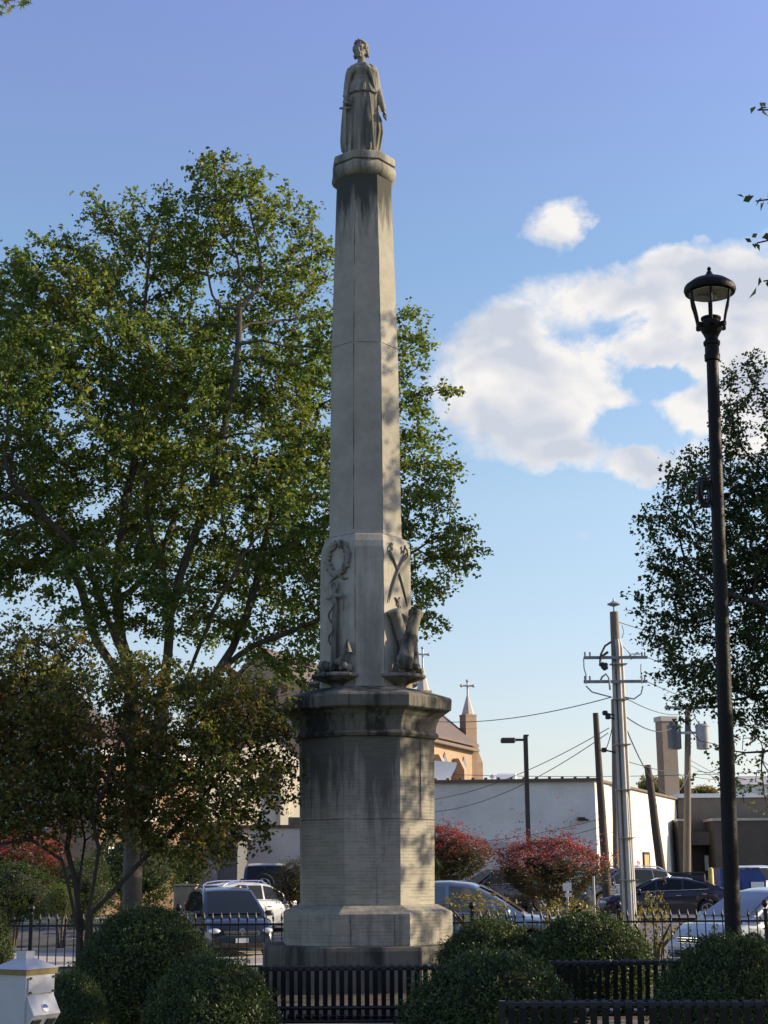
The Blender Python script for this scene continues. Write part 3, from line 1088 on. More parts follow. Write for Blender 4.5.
build_at(mb, 'wall', orange_brick, CH)
mb = MB()
ov = .5
e0 = a0 - df * ov + Vector((0, 0, zE - .12))
e1 = a1 - df * ov + Vector((0, 0, zE - .12))
g0 = r0 + Vector((0, 0, zR + .05))
g1 = r1 + Vector((0, 0, zR + .05))
h0 = a3 + df * ov + Vector((0, 0, zE - .12))
h1 = a2 + df * ov + Vector((0, 0, zE - .12))
th = Vector((0, 0, .18))
mb.add([e0, e1, g1, g0, e0 + th, e1 + th, g1 + th, g0 + th], [(0, 1, 2, 3), (4, 7, 6, 5), (0, 4, 5, 1), (1, 5, 6, 2), (2, 6, 7, 3), (3, 7, 4, 0)])
mb.add([h0, h1, g1, g0, h0 + th, h1 + th, g1 + th, g0 + th], [(0, 3, 2, 1), (4, 5, 6, 7), (0, 1, 5, 4), (1, 2, 6, 5), (2, 3, 7, 6), (3, 0, 4, 7)])
build_at(mb, 'roof', slate, CH)
nw = Vector((dw.y, -dw.x, 0))
if nw.dot(Vector((1, -.2, 0))) < 0: nw = -nw
aw = math.atan2(dw.y, dw.x)
mb = MB()
c = (a0 + a1) / 2 + nw * .42
mb.box((c.x, c.y, zE - .35), (Lc, .22, .2), aw)
build_at(mb, 'gutter', coping_m, CH)
for i in range(6):
    s_ = 2.2 + i * 4.2
    q = a0 + dw * s_ + nw * .02
    # pointed arch window
    w_, hs, ht = .62, 3.2, 1.1
    mb = MB()
    u = dw
    prof = [(-w_, 0), (w_, 0), (w_, hs), (w_ * .75, hs + ht * .5), (0, hs + ht), (-w_ * .75, hs + ht * .5), (-w_, hs)]
    vs = [(q.x + u.x * x, q.y + u.y * x, zE - 5.2 + z) for x, z in prof] + [(q.x + u.x * x + nw.x * .06, q.y + u.y * x + nw.y * .06, zE - 5.2 + z) for x, z in prof]
    n_ = len(prof)
    mb.add(vs, [tuple(range(n_)), tuple(range(n_, 2 * n_))[::-1]] + [(k, (k + 1) % n_, (k + 1) % n_ + n_, k + n_) for k in range(n_)])
    build_at(mb, 'window', glass_dark, CH)
    mb = MB()
    q = a0 + dw * (s_ + 2.1) + nw * .35
    zt_ = zE - 1.5
    for (d_, z0_, z1_) in ((.75, -.1, zt_ - 2.2), (.5, zt_ - 2.2, zt_)):
        rg = [(q + dw * sx * .32 + nw * (d_ if f_ else -.4)) for sx, f_ in ((-1, 0), (1, 0), (1, 1), (-1, 1))]
        top = [(q + dw * sx * .32 + nw * (d_ * .2 if f_ else -.4)) for sx, f_ in ((-1, 0), (1, 0), (1, 1), (-1, 1))]
        mb.loft([[(v.x, v.y, z0_) for v in rg], [(v.x, v.y, z1_ - .5) for v in rg], [(v.x, v.y, z1_ + .3) for v in top]])
    build_at(mb, 'buttress', orange_brick, CH)


def turret(px, py_ct, py_cb, py_tip, py_base, pyb, Y, w0, zbot=None):
    """square brick turret with a metal spire and cross"""
    q = P(px, py_base, Y)
    zt_, zb_, tip = P(px, py_base, Y).z, (P(px, pyb, Y).z if zbot is None else zbot), P(px, py_tip, Y).z
    mb = MB()
    mb.box((q.x, Y, (zt_ + zb_) / 2), (w0, w0, zt_ - zb_), R(27))
    mb.box((q.x, Y, zt_ - .9), (w0 * 1.05, w0 * 1.05, .12), R(27))
    mb.box((q.x, Y, zt_ + .02), (w0 * 1.04, w0 * 1.04, .14), R(27))
    o = build_at(mb, 'turret', orange_brick, CH)
    mb = MB()
    mb.lathe([(w0 * .52, zt_ + .1), (w0 * .46, zt_ + .3), (.09, tip)], (q.x, Y, 0), 8, a0=R(22 + 27))
    sp = build_at(mb, 'spire', spire_m, CH)
    mb = MB()
    zc0, zc1 = tip, P(px, py_ct, Y).z
    mb.tube([(q.x, Y, zc0 - .2), (q.x, Y, zc1)], .07, 6)
    za = zc0 + (zc1 - zc0) * .68
    mb.tube([(q.x - .45, Y - .1, za), (q.x + .45, Y + .1, za)], .07, 6)
    for (x, z) in ((-.45, za), (.45, za), (0, zc1)):
        mb.sphere((q.x + x, Y + x * .22, z), .12, 8, 6)
    build_at(mb, 'cross', grey_metal, CH)


gc = a1 + df * HW + dw * .03
pinkw = mat('gable_brick_trim', (.10, .07, .06), .8)
mb = MB()
mb.lathe([(.95, -.05), (.95, .06), (.8, .08)], n=24, M=Matrix.Translation((gc.x, gc.y, zE + .9)) @ Matrix.Rotation(math.atan2(dw.y, dw.x), 4, 'Z') @ Matrix.Rotation(PI / 2, 4, 'Y'))
build_at(mb, 'round_window', pinkw, CH)
turret(423, 648, 665, 668, 692, 720, 111.8, .95)
turret(468, 681, 695, 696, 716, 745, 110.2, .9, -.1)
q = P(472.5, 760, 110.6)
mb = MB()
mb.box((q.x + .10, 110.7, P(472, 762, 110).z / 2), (.95, .95, P(472, 762, 110).z), R(27))
mb.lathe([(.66, 0), (.4, .7)], (q.x + .10, 110.7, P(472, 762, 110).z), 4, a0=R(72))
mb.box((q.x + .05, 110.6, P(472, 748, 110).z / 2), (.6, .6, P(472, 748, 110).z), R(27))
mb.lathe([(.42, 0), (.1, .7)], (q.x + .05, 110.6, P(472, 748, 110).z), 4, a0=R(72))
build_at(mb, 'corner_pier', orange_brick, CH)

# ------------------------------------------------------------------ buildings on the left, seen through the trees
cream = mat('cream_stucco', (.66, .60, .47), .85, var=.06, scale=1)
shade_brick = brick_mat('grey_white_brick', (.50, .49, .47), (.54, .53, .51), (.45, .44, .42))
brown_roof = mat('brown_shingle', (.19, .125, .10), .9, var=.12, scale=3)
blk = mat('black_trim', (.02, .02, .02), .6)
Y0 = 74
pk, le = P(268, 664, 78), P(212, 706, 78)
GH = empty('gabled_hall', (pk.x, Y0, 0), label='cream walled hall with big brown gable roof behind the trees left of the monument', cat='building')
# cream front with its own sloping top, facing half right into the sun
x0, x1 = P(205, 760, Y0).x, P(318, 760, Y0).x
zc1, zc2, zc3 = P(205, 760, Y0).z, P(272, 736, Y0).z, P(318, 776, Y0).z
zlo = P(270, 829, Y0).z
mb = MB()
yw0, yw1 = Y0 - 3.2, Y0 + .6     # the right end stands farther back
xm = P(272, 736, Y0).x
def yy(x): return Y0 + .5 * (x - x0)
mb.add([(x0, yy(x0), zlo), (x1, yy(x1), zlo), (x1, yy(x1), zc3), (xm, yy(xm), zc2), (x0, yy(x0), zc1),
        (x0, 77.8, zlo), (x1, 77.9, zlo), (x1, 77.9, zc3), (xm, 77.9, zc2), (x0, 77.8, zc1)],
       [(0, 1, 2, 3, 4), (9, 8, 7, 6, 5), (0, 5, 6, 1), (1, 6, 7, 2), (2, 7, 8, 3), (3, 8, 9, 4), (4, 9, 5, 0)])
mb.v = [(x, y if y > 77 else y, z) for x, y, z in mb.v]
build_at(mb, 'wall', cream, GH)
mb = MB()
mb.box((P(281, 770, Y0).x, yy(P(281, 770, Y0).x) - .15, (zlo + zc2) / 2 - .6), (.42, .36, zc2 - zlo - 1.4), math.atan(.5))
build_at(mb, 'pilaster', cream, GH)
mb = MB()
wq = P(289, 824, Y0)
mb.box((wq.x, yy(wq.x) - .02, wq.z + .18), (.9, .1, .42), math.atan(.5))
build_at(mb, 'window', glass_dark, GH)
# lower white painted wing in front
mb = MB()
xa, xb = P(200, 850, 71).x, P(322, 850, 71).x
zw_ = P(262, 828, 71).z
mb.prism([(xa, 71), (xb, 71.4), (xb, 73.9), (xa, 73.9)], -.1, zw_)
build_at(mb, 'lower_wing', shade_brick, GH)
mb = MB()
mb.prism([(xa, 70.9), (xb, 71.3), (xb, 73.95), (xa, 73.95)], zw_, zw_ + .14)
build_at(mb, 'coping', coping_m, GH)

# orange brick house behind the small tree
HX0, HX1 = P(95, 800, 60).x, P(176, 800, 60).x
house_brick = brick_mat('house_brick', (.25, .14, .085), (.29, .165, .10), (.26, .2, .15))
OH = empty('brick_house', ((HX0 + HX1) / 2, 60, 0), label='orange brick house with white trim half hidden behind the small tree', cat='house')
ztop = P(130, 755, 60).z
mb = MB()
mb.prism([(HX0 - 2.2, 61.8), (HX0 + 0.2, 60), (HX1 - .4, 63.0), (HX1 - .4, 70), (HX0 - 2.2, 70)], 0, ztop)
build_at(mb, 'wall', house_brick, OH)
mb = MB()
mb.prism([(HX0 - 2.4, 61.7), (HX0 + 0.2, 59.7), (HX1 - .2, 62.8), (HX1 - .2, 70.2), (HX0 - 2.4, 70.2)], ztop, ztop + .25)
build_at(mb, 'cornice', white_paint, OH)
mb = MB()
cx = (HX0 + HX1) / 2 - 1
mb.add([(HX0 - 2.4, 61.7, ztop + .25), (HX1 - .2, 62.8, ztop + .25), (HX1 - .2, 70.2, ztop + .25), (HX0 - 2.4, 70.2, ztop + .25), (cx, 65.5, ztop + 2.6)],
       [(0, 1, 4), (1, 2, 4), (2, 3, 4), (3, 0, 4), (3, 2, 1, 0)])
build_at(mb, 'roof', brown_roof, OH)
for (t_, z0_, z1_) in ((.22, 1.0, 2.6), (.62, 1.0, 2.6), (.22, 3.6, 5.0), (.62, 3.6, 5.0)):
    q = Vector((HX0 + .2, 60, 0)).lerp(Vector((HX1 - .4, 63.0, 0)), t_)
    mb = MB()
    mb.box((q.x + .02, q.y - .03, (z0_ + z1_) / 2), (.85, .10, z1_ - z0_), math.atan2(3.0, HX1 - .6 - HX0))
    fr = build_at(mb, 'window', white_paint, OH)
    mb = MB()
    mb.box((q.x + .05, q.y - .09, (z0_ + z1_) / 2), (.7, .03, z1_ - z0_ - .16), math.atan2(3.0, HX1 - .6 - HX0))
    pn = build_at(mb, 'pane', glass_dark, OH)
    pn.parent = fr
mb = MB()
q = P(160, 867, 59.6)
mb.box((q.x, 61.7, q.z + .1), (.65, .5, .45))
for k in range(5):
    mb.box((q.x, 61.42, q.z - .06 + k * .075), (.56, .03, .02))
tag(mb.build('air_conditioner', white_paint), 'white window air conditioner on the brick house wall', 'air conditioner')
mb = MB()
q = P(172, 868, 58)
mb.tube([(q.x, 62.2, 0), (q.x, 62.2, 4.6)], .05, 6)
build_at(mb, 'downpipe', white_paint, OH)
# dark garage wall beside it
q0, q1 = P(176, 850, 64), P(222, 850, 64)
DG = empty('dark_garage', ((q0.x + q1.x) / 2, 66, 0), label='dark grey boarded garage behind the white hatchback', cat='garage')
mb = MB()
zz = P(200, 838, 64).z
mb.prism([(q0.x - .3, 64.5), (q1.x + .6, 64.5), (q1.x + .6, 69), (q0.x - .3, 69)], -.1, zz)
build_at(mb, 'wall', mat('grey_boards', (.10, .105, .11), .8, stretch=(1, 1, 6)), DG)
mb = MB()
mb.prism([(q0.x - .5, 64.3), (q1.x + .8, 64.3), (q1.x + .8, 69.2), (q0.x - .5, 69.2)], zz, zz + .16)
build_at(mb, 'roof', roof_dark, DG)
mb = MB()
mb.box(((q0.x + q1.x) / 2, 64.45, 1.05), (1.5, .08, 2.1))
build_at(mb, 'door', mat('garage_door', (.2, .2, .2), .6), DG)
# far left dark roofed house
q = P(20, 670, 75)
LH = empty('grey_house', (q.x, 75, 0), label='dark roofed grey house behind the small tree at the left edge', cat='house')
zz = P(20, 730, 75).z
mb = MB()
mb.box((q.x, 78, zz / 2), (7.5, 7, zz))
build_at(mb, 'wall', mat('grey_siding', (.25, .25, .26), .8, stretch=(1, 1, 5)), LH)
mb = MB()
zr = P(20, 668, 75).z
hx = 4.2
mb.add([(q.x - hx, 74, zz), (q.x + hx, 74, zz), (q.x + hx, 82, zz), (q.x - hx, 82, zz), (q.x - 1.5, 78, zr), (q.x + 1.5, 78, zr)],
       [(0, 1, 5, 4), (1, 2, 5), (2, 3, 4, 5), (3, 0, 4), (3, 2, 1, 0)])
build_at(mb, 'roof', mat('dark_shingle', (.06, .055, .055), .9), LH)
for dx in (-2, 0.2, 2.2):
    mb = MB()
    mb.box((q.x + dx, 74.47, zz * .45), (.9, .08, 1.5))
    fr = build_at(mb, 'window', white_paint, LH)
    mb = MB()
    mb.box((q.x + dx, 74.42, zz * .45), (.72, .05, 1.32))
    build_at(mb, 'pane', glass_dark, LH).parent = fr
# ------------------------------------------------------------------ growing trees
def colonize(nodes, par, attr, step, di, dk, iters, rs, up=.05, jit=.12):
    nodes = [np.array(n, dtype=float) for n in nodes]
    par = list(par)
    A_ = np.array(attr, dtype=float)
    alive = np.ones(len(A_), bool)
    nd = np.full(len(A_), 1e9)
    ni = np.zeros(len(A_), int)
    new0 = 0
    kids = {}
    for it in range(iters):
        new = np.array(nodes[new0:])
        if len(new) == 0: break
        idx = np.where(alive)[0]
        if len(idx) == 0: break
        for c0 in range(0, len(idx), 4000):
            ii = idx[c0:c0 + 4000]
            d = np.linalg.norm(A_[ii][:, None, :] - new[None], axis=2)
            j = d.argmin(1)
            dm = d[np.arange(len(ii)), j]
            bt = dm < nd[ii]
            nd[ii[bt]] = dm[bt]
            ni[ii[bt]] = j[bt] + new0
        alive &= nd > dk
        sel = np.where(alive & (nd < di))[0]
        if len(sel) == 0: break
        new0 = len(nodes)
        acc = {}
        arr = np.array(nodes)
        dirs_ = A_[sel] - arr[ni[sel]]
        dirs_ /= np.linalg.norm(dirs_, axis=1)[:, None]
        tot = np.zeros((len(nodes), 3))
        np.add.at(tot, ni[sel], dirs_)
        for n_ in np.unique(ni[sel]):
            if kids.get(n_, 0) >= 3: continue
            v = tot[n_]
            L = np.linalg.norm(v)
            if L < 1e-3: v = rs.normal(size=3); L = np.linalg.norm(v)
            v = v / L + rs.normal(size=3) * jit + np.array([0, 0, up])
            v /= np.linalg.norm(v)
            if par[n_] >= 0:      # keep the branch flowing
                w_ = arr[n_] - arr[par[n_]]
                w_ /= (np.linalg.norm(w_) + 1e-9)
                v = v + .35 * w_
                v /= np.linalg.norm(v)
            nodes.append(arr[n_] + v * step)
            par.append(int(n_))
            kids[n_] = kids.get(n_, 0) + 1
        if len(nodes) == new0: break
    return np.array(nodes), np.array(par)


def radii(nodes, par, tip=.007, ex=2.3, rmax=None):
    n = len(nodes)
    acc = np.zeros(n)
    r = np.zeros(n)
    for i in range(n - 1, -1, -1):
        # children always follow their parent in the list
        r[i] = max(tip, acc[i] ** (1 / ex))
        if par[i] >= 0: acc[par[i]] += r[i] ** ex
    if rmax: r = np.minimum(r, rmax)
    return r


def branch_mesh(name, nodes, par, r, m, parent, ns=6, rmin=0.0):
    idx = [i for i in range(len(nodes)) if par[i] >= 0 and r[i] >= rmin]
    idx = np.array(idx)
    p0, p1 = nodes[par[idx]], nodes[idx]
    r1 = r[idx]
    r0 = np.minimum(r[par[idx]], r1 * 1.35 + .004)
    d = p1 - p0
    L = np.linalg.norm(d, axis=1)[:, None] + 1e-9
    d = d / L
    ref = np.where(np.abs(d[:, 2:3]) < .95, np.array([[0, 0, 1.0]]), np.array([[1.0, 0, 0]]))
    a_ = np.cross(d, ref)
    a_ /= np.linalg.norm(a_, axis=1)[:, None]
    b_ = np.cross(a_, d)
    ang = np.arange(ns) * 2 * PI / ns
    ca, sa = np.cos(ang), np.sin(ang)
    off = a_[:, None, :] * ca[None, :, None] + b_[:, None, :] * sa[None, :, None]
    v0 = p0[:, None, :] - d[:, None, :] * (r0 * .3)[:, None, None] + off * r0[:, None, None]
    v1 = p1[:, None, :] + d[:, None, :] * (r1 * .3)[:, None, None] + off * r1[:, None, None]
    V = np.concatenate([v0, v1], axis=1).reshape(-1, 3)
    base = (np.arange(len(idx)) * 2 * ns)[:, None]
    k = np.arange(ns)
    f = np.stack([k, (k + 1) % ns, (k + 1) % ns + ns, k + ns], axis=1)[None] + base[:, :, None]
    V = V - np.array(parent.location)
    return np_mesh(name, V, f.reshape(-1), 4, m, parent, smooth=True)


def leaf_quads(cent, nrm, tang, L, Wd, fold=.18):
    """diamond leaves: base, side, tip, side"""
    n = len(cent)
    side = np.cross(nrm, tang)
    side /= np.linalg.norm(side, axis=1)[:, None] + 1e-9
    tang = np.cross(side, nrm)
    tang /= np.linalg.norm(tang, axis=1)[:, None] + 1e-9
    L = L[:, None]
    Wd = Wd[:, None]
    base = cent - tang * L * .5
    tip = cent + tang * L * .5 - nrm * L * .12
    s1 = cent + side * Wd * .5 - tang * L * .08 + nrm * Wd * fold
    s2 = cent - side * Wd * .5 - tang * L * .08 + nrm * Wd * fold
    V = np.stack([base, s1, tip, s2], axis=1).reshape(-1, 3)
    F = np.arange(n * 4)
    return V, F


def crown(name, pts, dirs_, per, spread, size, m, parent, rs, flat=.6, droop=.25, asp=.75):
    n = len(pts)
    # short twigs fan out from every branch end and carry the leaves in sprays
    nt = max(1, per // 7)
    k7 = max(1, per // nt)
    tw_ = rs.normal(size=(n, nt, 3)) * np.array([1, 1, flat])
    if dirs_ is not None:
        dd_ = dirs_ / (np.linalg.norm(dirs_, axis=1)[:, None] + 1e-9)
        tw_ = tw_ + dd_[:, None, :] * .7
    tw_ /= np.linalg.norm(tw_, axis=2)[:, :, None] + 1e-9
    tt = rs.uniform(.15, 1.0, size=(n, nt, k7, 1))
    ln_ = rs.uniform(.6, 1.3, size=(n, nt, 1, 1)) * spread * 1.75
    c = pts[:, None, None, :] + tw_[:, :, None, :] * tt * ln_ + rs.normal(size=(n, nt, k7, 3)) * size * .38
    c[..., 2] -= (tt[..., 0] ** 2) * spread * .35
    c = c.reshape(-1, 3)
    rep = np.repeat(np.arange(n), nt * k7)
    nrm = rs.normal(size=(len(rep), 3)) * .75 + np.array([0, 0, .8])
    nrm /= np.linalg.norm(nrm, axis=1)[:, None]
    tg = rs.normal(size=(len(rep), 3)) + (c - pts[rep]) / max(spread, 1e-3) * .7 + np.array([0, 0, -droop])
    L = size * rs.uniform(.65, 1.25, len(rep))
    V, F = leaf_quads(c, nrm, tg, L, L * asp * rs.uniform(.8, 1.15, len(rep)))
    V = V - np.array(parent.location)
    return np_mesh(name, V, F, 4, m, parent)


def px_blobs(lst, Yc, rs, n, depth=1.0, clump=0.0, thr=-.12):
    """attraction points inside ellipsoids given by where their outline shows in the photo"""
    out = []
    wts = np.array([b[2] * b[3] for b in lst], float)
    wts /= wts.sum()
    for (px, py, rx, ry, *rest), w_ in zip(lst, wts):
        Y = Yc + (rest[0] if rest else 0.0)
        c = P(px, py, Y)
        d = c.y * math.cos(PITCH) + (c.z - EYE) * math.sin(PITCH)
        Rx, Rz = rx * d / F_PX, ry * d / F_PX
        Ry = (Rx + Rz) / 2 * depth
        k = max(4, int(n * w_))
        u = rs.normal(size=(k, 3))
        u /= np.linalg.norm(u, axis=1)[:, None]
        rr = rs.uniform(0, 1, k) ** (1 / 2.6)
        out.append(np.array(c) + u * rr[:, None] * np.array([Rx, Ry, Rz]))
    A_ = np.concatenate(out)
    if clump:      # leave airy pockets between the leaf masses
        v = np.array([mnoise.noise(Vector(a_ * clump) + Vector((3.1, 7.7, 1.3))) for a_ in A_])
        A_ = A_[v > thr]
    return A_


def px_line(pts, Y, dY=0.0, seg=.35):
    """poly-line of nodes through photo positions, drifting in depth"""
    w = []
    n = len(pts)
    for i, (x, y) in enumerate(pts):
        w.append(np.array(P(x, y, Y + dY * i / max(1, n - 1))))
    out = [w[0]]
    for a_, b_ in zip(w[:-1], w[1:]):
        L = np.linalg.norm(b_ - a_)
        k = max(1, int(L / seg))
        for j in range(1, k + 1):
            out.append(a_ + (b_ - a_) * j / k)
    return out


def grow(base, stems, attr, rs, step=.32, di=2.2, dk=.5, iters=80, up=.05, jit=.14):
    """stems: list of (list of points); each starts at the nearest existing node"""
    nodes = [np.array(base, float)]
    par = [-1]
    for st_ in stems:
        arr = np.array(nodes)
        j = int(np.linalg.norm(arr - st_[0], axis=1).argmin())
        cur = j
        gap = np.linalg.norm(arr[j] - st_[0])
        k = int(gap / .35)
        for q in range(1, k + 1):
            nodes.append(arr[j] + (st_[0] - arr[j]) * q / (k + 1))
            par.append(cur)
            cur = len(nodes) - 1
        for p_ in st_:
            nodes.append(np.array(p_) + rs.normal(size=3) * .015)
            par.append(cur)
            cur = len(nodes) - 1
    return colonize(nodes, par, attr, step, di, dk, iters, rs, up, jit)


def tips_of(nodes, par, r, rt):
    """thin twigs: where leaves sit"""
    sel = np.where((r < rt) & (par >= 0))[0]
    return nodes[sel], (nodes[sel] - nodes[par[sel]])


bark_m = mat('bark', (.085, .07, .055), .95, var=.45, scale=5, bump=.8, bscale=14, stretch=(1, 1, .25))
bark_dark = mat('dark_bark', (.045, .038, .032), .95, var=.4, scale=6, bump=.7, bscale=16, stretch=(1, 1, .3))
leaf_maple = leaf_mat('maple_leaf', [(.060, .108, .030), (.130, .190, .050), (.26, .30, .09)], .58, nscale=.35, autumn=(.20, .17, .04), autumn_amt=.0)
leaf_dark = leaf_mat('dark_leaf', [(.026, .052, .020), (.055, .090, .032), (.11, .140, .05)], .5, nscale=.4, autumn=(.10, .08, .03), autumn_amt=.0)
leaf_mixed = leaf_mat('turning_leaf', [(.075, .105, .034), (.145, .170, .052), (.26, .25, .08)], .58, nscale=.5, autumn=(.27, .16, .07), autumn_amt=.08)
leaf_red = leaf_mat('red_leaf', [(.15, .025, .038), (.36, .055, .085), (.58, .20, .20)], .48, nscale=1.1, autumn=(.05, .06, .02), autumn_amt=.15)
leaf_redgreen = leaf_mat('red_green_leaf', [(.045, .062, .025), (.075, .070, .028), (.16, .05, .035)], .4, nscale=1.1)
leaf_gold = leaf_mat('gold_leaf', [(.13, .12, .03), (.25, .20, .05), (.40, .32, .12)], .35, nscale=1.5)
needle_m = leaf_mat('needle', [(.02, .035, .014), (.035, .055, .02), (.06, .08, .03)], .2, nscale=1.0)

# ---- big street tree on the left, beyond the fence
rs = np.random.default_rng(11)
TY = 31.0
blobs = [(225, 222, 62, 66, 0), (140, 262, 85, 66, 1), (60, 300, 70, 60, -1), (290, 285, 62, 66, 0), (5, 345, 75, 90, 1), (-95, 430, 110, 130, 0),
         (100, 400, 130, 100, -1.5), (220, 380, 125, 110, 1.5), (320, 400, 70, 110, 0), (402, 355, 32, 52, .5), (415, 430, 42, 50, 0), (432, 545, 50, 38, .5),
         (410, 600, 38, 36, 0), (350, 560, 80, 80, 1), (270, 500, 110, 80, -1.5), (150, 500, 120, 80, 2), (40, 500, 90, 70, -1), (-60, 560, 90, 60, 0), (296, 645, 46, 50, 0), (255, 640, 34, 34, .5), (322, 600, 40, 50, 0),
         (230, 600, 80, 50, 2), (120, 590, 80, 50, -2), (20, 565, 55, 38, 1), (395, 480, 60, 60, -1), (440, 470, 30, 26, 0), (455, 548, 32, 14, 0), (432, 625, 22, 12, 0), (425, 395, 32, 18, 0), (205, 172, 16, 20, 0), (262, 195, 14, 20, 0), (95, 205, 22, 20, 0), (178, 205, 30, 22, 0), (300, 215, 16, 22, 0), (445, 470, 24, 10, 0), (450, 405, 14, 8, 0), (470, 545, 20, 8, 0), (60, 240, 26, 16, 0), (20, 268, 22, 16, 0)]
attr = px_blobs(blobs, TY, rs, 10500, depth=1.0, clump=.75, thr=-.10)
tb = P(132, 905, TY)
base = (tb.x, TY, gz(TY) - .15)
stems = [px_line([(133, 880), (133, 760), (130, 690), (121, 640), (116, 580), (126, 500), (140, 430), (150, 360)], TY, .8),
         px_line([(144, 812), (156, 750), (164, 690), (170, 620), (163, 560), (148, 520), (143, 450)], TY, -1.2),
         px_line([(170, 620), (186, 560), (208, 500), (222, 440), (235, 380), (240, 310)], TY - .6, -.6),
         px_line([(164, 690), (205, 690), (232, 650), (252, 600), (266, 540), (282, 480), (300, 430)], TY, 1.5),
         px_line([(130, 690), (95, 640), (82, 590), (62, 545), (30, 510), (-10, 485)], TY, 1.5),
         px_line([(126, 660), (104, 610), (86, 560), (48, 520), (12, 480)], TY + .3, -2),
         px_line([(225, 665), (255, 645), (290, 632), (320, 620), (350, 600)], TY + .5, -1),
         px_line([(180, 690), (196, 655), (214, 612), (240, 560)], TY, -2.2),
         px_line([(133, 590), (160, 560), (180, 500), (190, 440)], TY + .6, 1.4)]
nodes, par = grow(base, stems, attr, rs, step=.27, di=2.4, dk=.36, iters=90)
r = radii(nodes, par, .0095, 2.25, .30)
T1 = empty('maple_tree', base, label='large green maple with many upright limbs behind the fence on the left', cat='tree')
branch_mesh('trunk', nodes, par, r, bark_m, T1, 7)
tp, td = tips_of(nodes, par, r, .0235)
print('maple nodes', len(nodes), 'tips', len(tp))
crown('crown', tp, td, 56, .22, .098, leaf_maple, T1, rs)

# ---- small spreading tree on the left, this side of the fence
rs = np.random.default_rng(5)
SY = 21.5
blobs = [(45, 665, 60, 42, 0), (120, 700, 90, 50, -.4), (200, 720, 75, 50, .4), (10, 730, 80, 70, .5), (100, 770, 110, 50, .3), (210, 780, 70, 42, -.3), (262, 735, 28, 38, 0),
         (250, 790, 36, 26, 0), (-60, 760, 90, 80, 0), (200, 838, 55, 34, 0), (235, 822, 46, 26, .3), (150, 800, 60, 50, 0), (262, 770, 40, 44, .2), (215, 730, 80, 50, 0), (262, 715, 34, 36, 0), (245, 700, 36, 26, .2), (60, 720, 80, 60, 0), (25, 815, 60, 36, 0), (30, 800, 80, 34, -.4), (20, 640, 22, 26, 0), (150, 815, 70, 22, .4), (225, 690, 38, 30, -.4), (-20, 690, 60, 50, .4)]
attr = px_blobs(blobs, SY, rs, 10500, depth=.9, clump=1.1, thr=-.32)
tb = P(82, 930, SY)
base = (tb.x, SY, -.1)
stems = [px_line([(80, 960), (79, 920), (74, 880), (66, 850), (70, 820), (60, 780), (40, 740)], SY, .4),
         px_line([(86, 960), (86, 920), (94, 880), (98, 850), (92, 820), (110, 780), (120, 740)], SY, -.5),
         px_line([(90, 960), (92, 915), (112, 892), (140, 862), (175, 830), (205, 795), (230, 765)], SY, .3),
         px_line([(78, 930), (70, 890), (62, 860), (30, 838), (0, 845), (-30, 838)], SY, -.4),
         px_line([(84, 930), (80, 880), (84, 840), (78, 800), (90, 760)], SY, .8),
         px_line([(64, 800), (40, 770), (35, 720), (22, 670)], SY, .4)]
nodes, par = grow(base, stems, attr, rs, step=.14, di=1.4, dk=.2, iters=110, up=.0, jit=.2)
r = radii(nodes, par, .004, 2.35, .058)
T2 = empty('small_tree', base, label='low spreading multi-stemmed tree with dark turning leaves left of the monument', cat='tree')
branch_mesh('trunk', nodes, par, r, bark_dark, T2, 6)
tp, td = tips_of(nodes, par, r, .0105)
print('small nodes', len(nodes), 'tips', len(tp))
crown('crown', tp, td, 35, .16, .064, leaf_mixed, T2, rs, droop=.5)

# ---- dark tree at the right edge
rs = np.random.default_rng(23)
RY = 31.0
blobs = [(765, 420, 50, 52, 0), (735, 480, 66, 44, .3), (700, 520, 56, 34, -.4), (760, 560, 90, 70, .5), (705, 590, 62, 44, 0), (690, 648, 42, 40, .3), (745, 660, 66, 60, -.4),
         (820, 500, 90, 130, 0), (835, 640, 90, 110, .5), (900, 560, 110, 170, 0), (705, 690, 36, 24, 0), (775, 720, 60, 36, 0), (690, 470, 20, 18, 0), (672, 532, 26, 16, 0), (735, 735, 28, 20, .3), (680, 590, 34, 14, 0), (752, 385, 34, 30, 0), (668, 560, 28, 30, 0), (660, 610, 26, 30, 0), (980, 560, 100, 170, 0), (920, 400, 120, 110, 0)]
attr = px_blobs(blobs, RY, rs, 8000, depth=.85, clump=.8, thr=-.2)
# sparse lower sprays that show the sky through
attr2 = px_blobs([(740, 760, 50, 28, 0), (700, 735, 22, 16, 0), (765, 790, 30, 26, 0), (790, 760, 50, 50, 0)], RY, rs, 260, depth=.8)
bx = P(900, 900, RY)
base = (bx.x, RY, gz(RY) - .15)
stems = [px_line([(900, 880), (895, 760), (880, 680), (850, 600), (830, 520)], RY, .5), px_line([(880, 680), (820, 640), (770, 610), (725, 590)], RY, -.8),
         px_line([(890, 720), (830, 700), (780, 690), (735, 700)], RY, .6), px_line([(895, 780), (850, 760), (800, 745), (745, 755)], RY, -.3)]
nodes, par = grow(base, stems, np.concatenate([attr, attr2]), rs, step=.25, di=2.3, dk=.32, iters=90)
r = radii(nodes, par, .008, 2.25, .30)
T3 = empty('shade_tree', base, label='dark leafy tree reaching in from the right edge behind the lamp post', cat='tree')
branch_mesh('trunk', nodes, par, r, bark_dark, T3, 6)
tp, td = tips_of(nodes, par, r, .019)
print('right nodes', len(nodes), 'tips', len(tp))
nrm_ = np.array([P(740, 745, RY).z])
low = tp[:, 2] < P(740, 725, RY).z
crown('crown', tp[~low], td[~low], 56, .23, .092, leaf_dark, T3, rs)
crown('lower_sprays', tp[low], td[low], 9, .22, .09, leaf_mixed, T3, rs)

